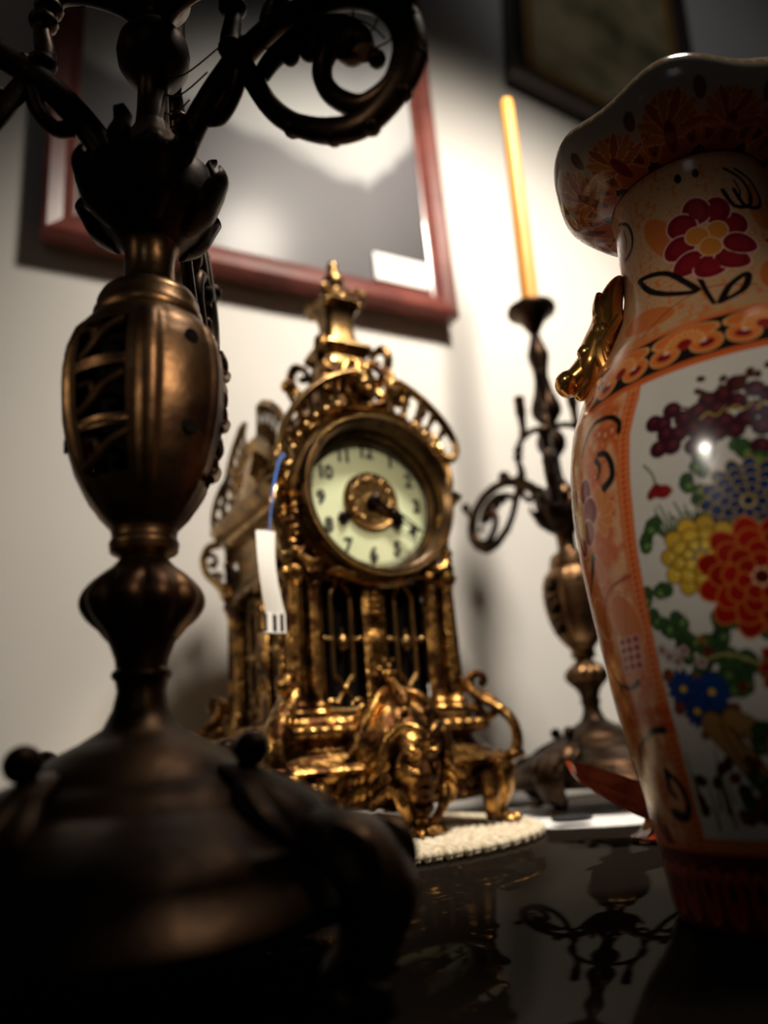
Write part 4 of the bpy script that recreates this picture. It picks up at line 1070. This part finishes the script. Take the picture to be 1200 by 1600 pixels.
# neck
m_ = (gz > 208.6); nn = np.clip((n2*.5+n1*.6-.45)*4, 0, 1)[..., None]
CAN[m_] = (hx('c79a6c')*(1-nn)+hx('cf7c44')*nn)[m_]
KX = 1.9
ng = [(gx[i], 0) for i in range(0)]
for zz in np.arange(214, 296, 3.4):
    for xx in np.arange(X0, X0+WMM, 6.2):
        ell(xx+rs.uniform(-2, 2), zz, 1.2, 1.3, hx('bb8a5e'), 0, hx('d6b088'), .18, alpha=.6)
for c0 in (8, 98):
    f = lambda p: (p+c0-8)*F
    for p, z, a_, b_, r_ in ((-20, 262, 6, 14, .5), (35, 225, 7, 13, -.3), (-30, 222, 6, 11, 1.1), (48, 268, 5, 12, 0)): ell(f(p), z, a_, b_, hx('cc7038'), r_, hx('dd9a60'), .3)
    stroke([(f(-28), 212), (f(-16), 222), (f(2), 226), (f(20), 221)], .7, hx('a8442c'))
    stroke([(f(-2.8), 238.4), (f(-.8), 227.1), (f(1.6), 214.7)], 2.0, BLK, w2=1.2)
    for q in range(9):
        a = q*2*PI/9+.35; petal(f(8)+math.cos(a)*5.4*KX, 253.5+math.sin(a)*8.5, 13.2, 11.5, a, DRED, PINK, .6)
    for q in range(9):
        a = q*2*PI/9+.35; ell(f(8)+math.cos(a)*15*KX*.75, 253.5+math.sin(a)*15, 4.2, 3.4, hx('8a1c26'), a)
    for a in (.6, 2.6, 4.7): petal(f(8), 254, 9.4, 8.4, a, hx('d08034'), hx('e8b48c'), .5)
    L = [(-43.5, 250), (-30, 247.5), (-16.6, 241.5), (-3.9, 226.5), (-16, 230.2), (-31.9, 239.5), (-43.5, 250)]
    stroke([(f(p), z) for p, z in L], 2.4, BLK)
    L = [(4, 214.5), (9.5, 223.6), (20, 229.5), (14, 219.5), (4, 214.5)]
    stroke([(f(p), z) for p, z in L], 2.2, BLK)
    for p in (-52, 46):
        L = [(p-8, 287), (p+3, 281.8), (p+7, 274), (p+3, 268.1), (p-8, 267.8), (p-13, 275.9)]
        stroke([(f(q), z) for q, z in L], 1.5, BLK, w2=2.2); stroke([(f(p-3), 281), (f(p-1), 275), (f(p-4), 271)], .9, BLK)
    for p in (-2, 10): ell(f(p), 287, 1.6, 2.4, BLK)
band(295.5, 299, hx('8a3a20'))
KX = 1.0

vprof = [(0, .0545), (.0015, .0575), (.0137, .0593), (.0293, .0607), (.0432, .0624), (.0575, .0648), (.0773, .0677), (.1004, .0697), (.1191, .0713), (.1356, .0722), (.1526, .0725), (.1700, .0712), (.1878, .0679),
         (.1995, .0630), (.2111, .0560), (.2256, .0464), (.2406, .0388), (.2563, .0349), (.2742, .0340), (.2880, .0335), (.2975, .0340)]
pzz = np.array([a for a, b_ in vprof]); prr = np.array([b_ for a, b_ in vprof])
def pchip(x, X, Y):        # monotone smooth interpolation
    h_ = np.diff(X); d_ = np.diff(Y)/h_; mm = np.zeros_like(Y); mm[1:-1] = np.where(d_[:-1]*d_[1:] > 0, 2*d_[:-1]*d_[1:]/(d_[:-1]+d_[1:]+1e-12), 0); mm[0] = d_[0]; mm[-1] = d_[-1]
    k = np.clip(np.searchsorted(X, x)-1, 0, len(X)-2); t = (x-X[k])/h_[k]
    return Y[k]*(1+2*t)*(1-t)**2+mm[k]*h_[k]*t*(1-t)**2+Y[k+1]*t*t*(3-2*t)+mm[k+1]*h_[k]*t*t*(t-1)
def grid_mesh(name, Rr, Z, cols, m, parent, nt, mod=None):
    nz = len(Z); ang = PHI0+R(-75)+np.arange(nt)/nt*2*PI
    rad = Rr[:, None]*np.ones((1, nt))
    if mod is not None: rad = rad*mod
    zz = Z if Z.ndim == 2 else Z[:, None]*np.ones((1, nt))
    co = np.stack([rad*np.cos(ang)[None, :], rad*np.sin(ang)[None, :], zz], -1).reshape(-1, 3).astype(np.float32)
    i = np.arange(nt); j = np.arange(nz-1)
    a = (j[:, None]*nt+i[None, :]); b_ = (j[:, None]*nt+((i+1) % nt)[None, :])
    f = np.stack([a, b_, b_+nt, a+nt], -1).reshape(-1).astype(np.int32)
    me = bpy.data.meshes.new(name); me.vertices.add(len(co)); me.vertices.foreach_set('co', co.ravel())
    nf = len(f)//4; me.loops.add(len(f)); me.loops.foreach_set('vertex_index', f); me.polygons.add(nf)
    me.polygons.foreach_set('loop_start', np.arange(0, len(f), 4, dtype=np.int32))
    me.update(calc_edges=True); me.polygons.foreach_set('use_smooth', np.ones(nf, bool))
    if cols is not None:
        at = me.color_attributes.new('glaze', 'FLOAT_COLOR', 'POINT')
        c4 = np.ones((len(co), 4), np.float32); c4[:, :3] = cols.reshape(-1, 3); at.data.foreach_set('color', c4.ravel())
    me.materials.append(m); o = bpy.data.objects.new(name, me); COL.objects.link(o); o.parent = parent; return o
PORC = mat('painted_porcelain', (.8, .8, .8), .16, coat=.0, spec=.42)
va = nd(PORC, 'ShaderNodeVertexColor'); va.layer_name = 'glaze'; lk(PORC, va.outputs['Color'], PORC.node_tree.nodes['Principled BSDF'].inputs['Base Color'])
VS = empty('porcelain_vase', (VX, VY, .0002))
tag(VS, 'tall painted porcelain vase with flower panel, orange side bands and gold lion handles', 'vase')
half = CAN[:, :NT//2]
full = np.concatenate([half, half], 1)
Zm = gz/1000; Rm = pchip(Zm, pzz, prr)
k1 = np.searchsorted(Zm, .2085)
grid_mesh('body', Rm[:k1+1], Zm[:k1+1], full[:k1+1], PORC, VS, NT)
grid_mesh('neck', Rm[k1:], Zm[k1:], full[k1:], PORC, VS, NT)
# flared rim
NR, NRT = 150, 960
rk = [(.0335, .2965), (.0365, .2972), (.0430, .2990), (.0500, .3030), (.0550, .3090), (.0572, .3160), (.0570, .3220), (.0545, .3268), (.0515, .3285), (.0485, .3270), (.0440, .3180), (.0370, .3080), (.0300, .2960), (.0290, .2700)]
rp = smooth([(a, b_, 0) for a, b_ in rk], 12); Rr = np.array([p.x for p in rp]); Zr = np.array([p.y for p in rp])
tt = np.concatenate([[0], np.cumsum(np.hypot(np.diff(Rr), np.diff(Zr)))])*1000   # mm along the section
an = R(-75)+np.arange(NRT)/NRT*2*PI
lobe = .5+.5*np.cos(6*(an-R(5)))
up_ = np.clip((tt-8)/22, 0, 1)*np.clip((75-tt)/30, 0, 1)
Z2 = Zr[:, None]+up_[:, None]*(lobe[None, :]-.5)*.0050
M2 = 1+up_[:, None]*(lobe[None, :]-.5)*.045
cols = np.ones((len(tt), NRT, 3), np.float32)*hx('b3a496')
U = (an*1000*.050)[None, :]*np.ones((len(tt), 1)); V = tt[:, None]*np.ones((1, NRT))
per = 2*PI*50/12
def rp_paint(mask, c): cols[mask] = c
rp_paint(V < 9, hx('2a2019'))
def rell(cu_, cv, a, b_, colr, rot=0, ow=.5, out=None):
    a *= 1.12; b_ *= 1.35; cv *= 1.3
    ux = (U-cu_+per/2) % per-per/2; d = V-cv; c, s = math.cos(rot), math.sin(rot); x = ux*c+d*s; y = -ux*s+d*c
    k = (x/a)**2+(y/b_)**2
    if out is not None: cols[((x/(a+ow))**2+(y/(b_+ow))**2) < 1] = out
    cols[k < 1] = colr
rell(0, 9, 10.2, 11.5, hx('a5532e'), 0, .5, hx('c98a60'))
for s in (-1, 1):
    rell(s*8.6, 10, 3.6, 7, hx('b05a34'), .25*s, .5, hx('cf9468')); rell(s*8.4, 8.5, 2.0, 4.0, hx('5c1420'), .25*s)
for q in range(7):
    a = -1.25+q*.4167; rell(math.sin(a)*7.5, 7+math.cos(a)*9, 1.7, 5.6, hx('b07040') if q % 2 else hx('9c5230'), -a, .4, hx('dca87c'))
rell(0, 8, 2.4, 5.2, hx('6a1818'), 0, .4, hx('a8502c'))
rell(per/2, 20, 2.0, 3.2, hx('6a4a34')); 
cols[(V > 39.5) & (V < 42.5) & (np.sin(an*60)[None, :] > -.6)] = hx('a8824a')
cols[V > 43] = hx('b9b2a4')
grid_mesh('rim', Rr, Z2, cols, PORC, VS, NRT, M2)
b = MB(); b.lathe([(.0001, .001), (.052, .001), (.055, .0005)], 48, caps=False); b.build('foot_underside', PORC, VS)
# gold lion-head handles
for sg in (0, 1):
    Mh = RZ(PHI0+R(-75)+PI*sg); h = MB()
    L = lambda P: [(a, 0, z) for a, z in P]
    h.tube(L([(.0350, .2640), (.0385, .2590), (.0425, .2500), (.0450, .2400), (.0500, .2300), (.0545, .2200), (.0560, .2120)]), [.003, .0060, .0088, .0105, .0115, .0105, .006], 24, Mh, flat=(1.15, .72), up=(0, 1, 0))
    h.tube(L([(.0500, .2260), (.0580, .2195), (.0640, .2165)]), [.0095, .0080, .0060], 18, Mh, flat=(1.1, .9), up=(0, 1, 0))
    h.blob((.0655, 0, .2165), (.0060, .0078, .0058), Mh, 18, 12)
    for s in (-1, 1):
        h.blob((.0555, s*.0075, .2265), (.0048, .0040, .0042), Mh)
        h.blob((.0480, s*.0098, .2340), (.0050, .0034, .0060), Mh)
        h.tube([(.058, s*.003, .2240), (.0535, s*.0048, .2300), (.0485, s*.004, .2380), (.046, s*.006, .2440)], [.0022, .0028, .0026, .0018], 8, Mh)
        for i in range(5):
            h.tube([(.046-i*.0015, s*(.0035+i*.0016), .2560-i*.004), (.0480+i*.0005, s*(.0085+i*.0008), .2440-i*.0045), (.0460+i*.001, s*(.0120+i*.0004), .2300-i*.004)], [.0018, .0030, .0012], 8, Mh)
        h.blob((.0650, s*.0030, .2195), .0012, Mh, 8, 6)
    h.tube([(.0560, -.007, .2130), (.0610, 0, .2105), (.0560, .007, .2130)], [.0022, .003, .0022], 10, Mh)
    h.build('lion_handle', LIONG, VS)
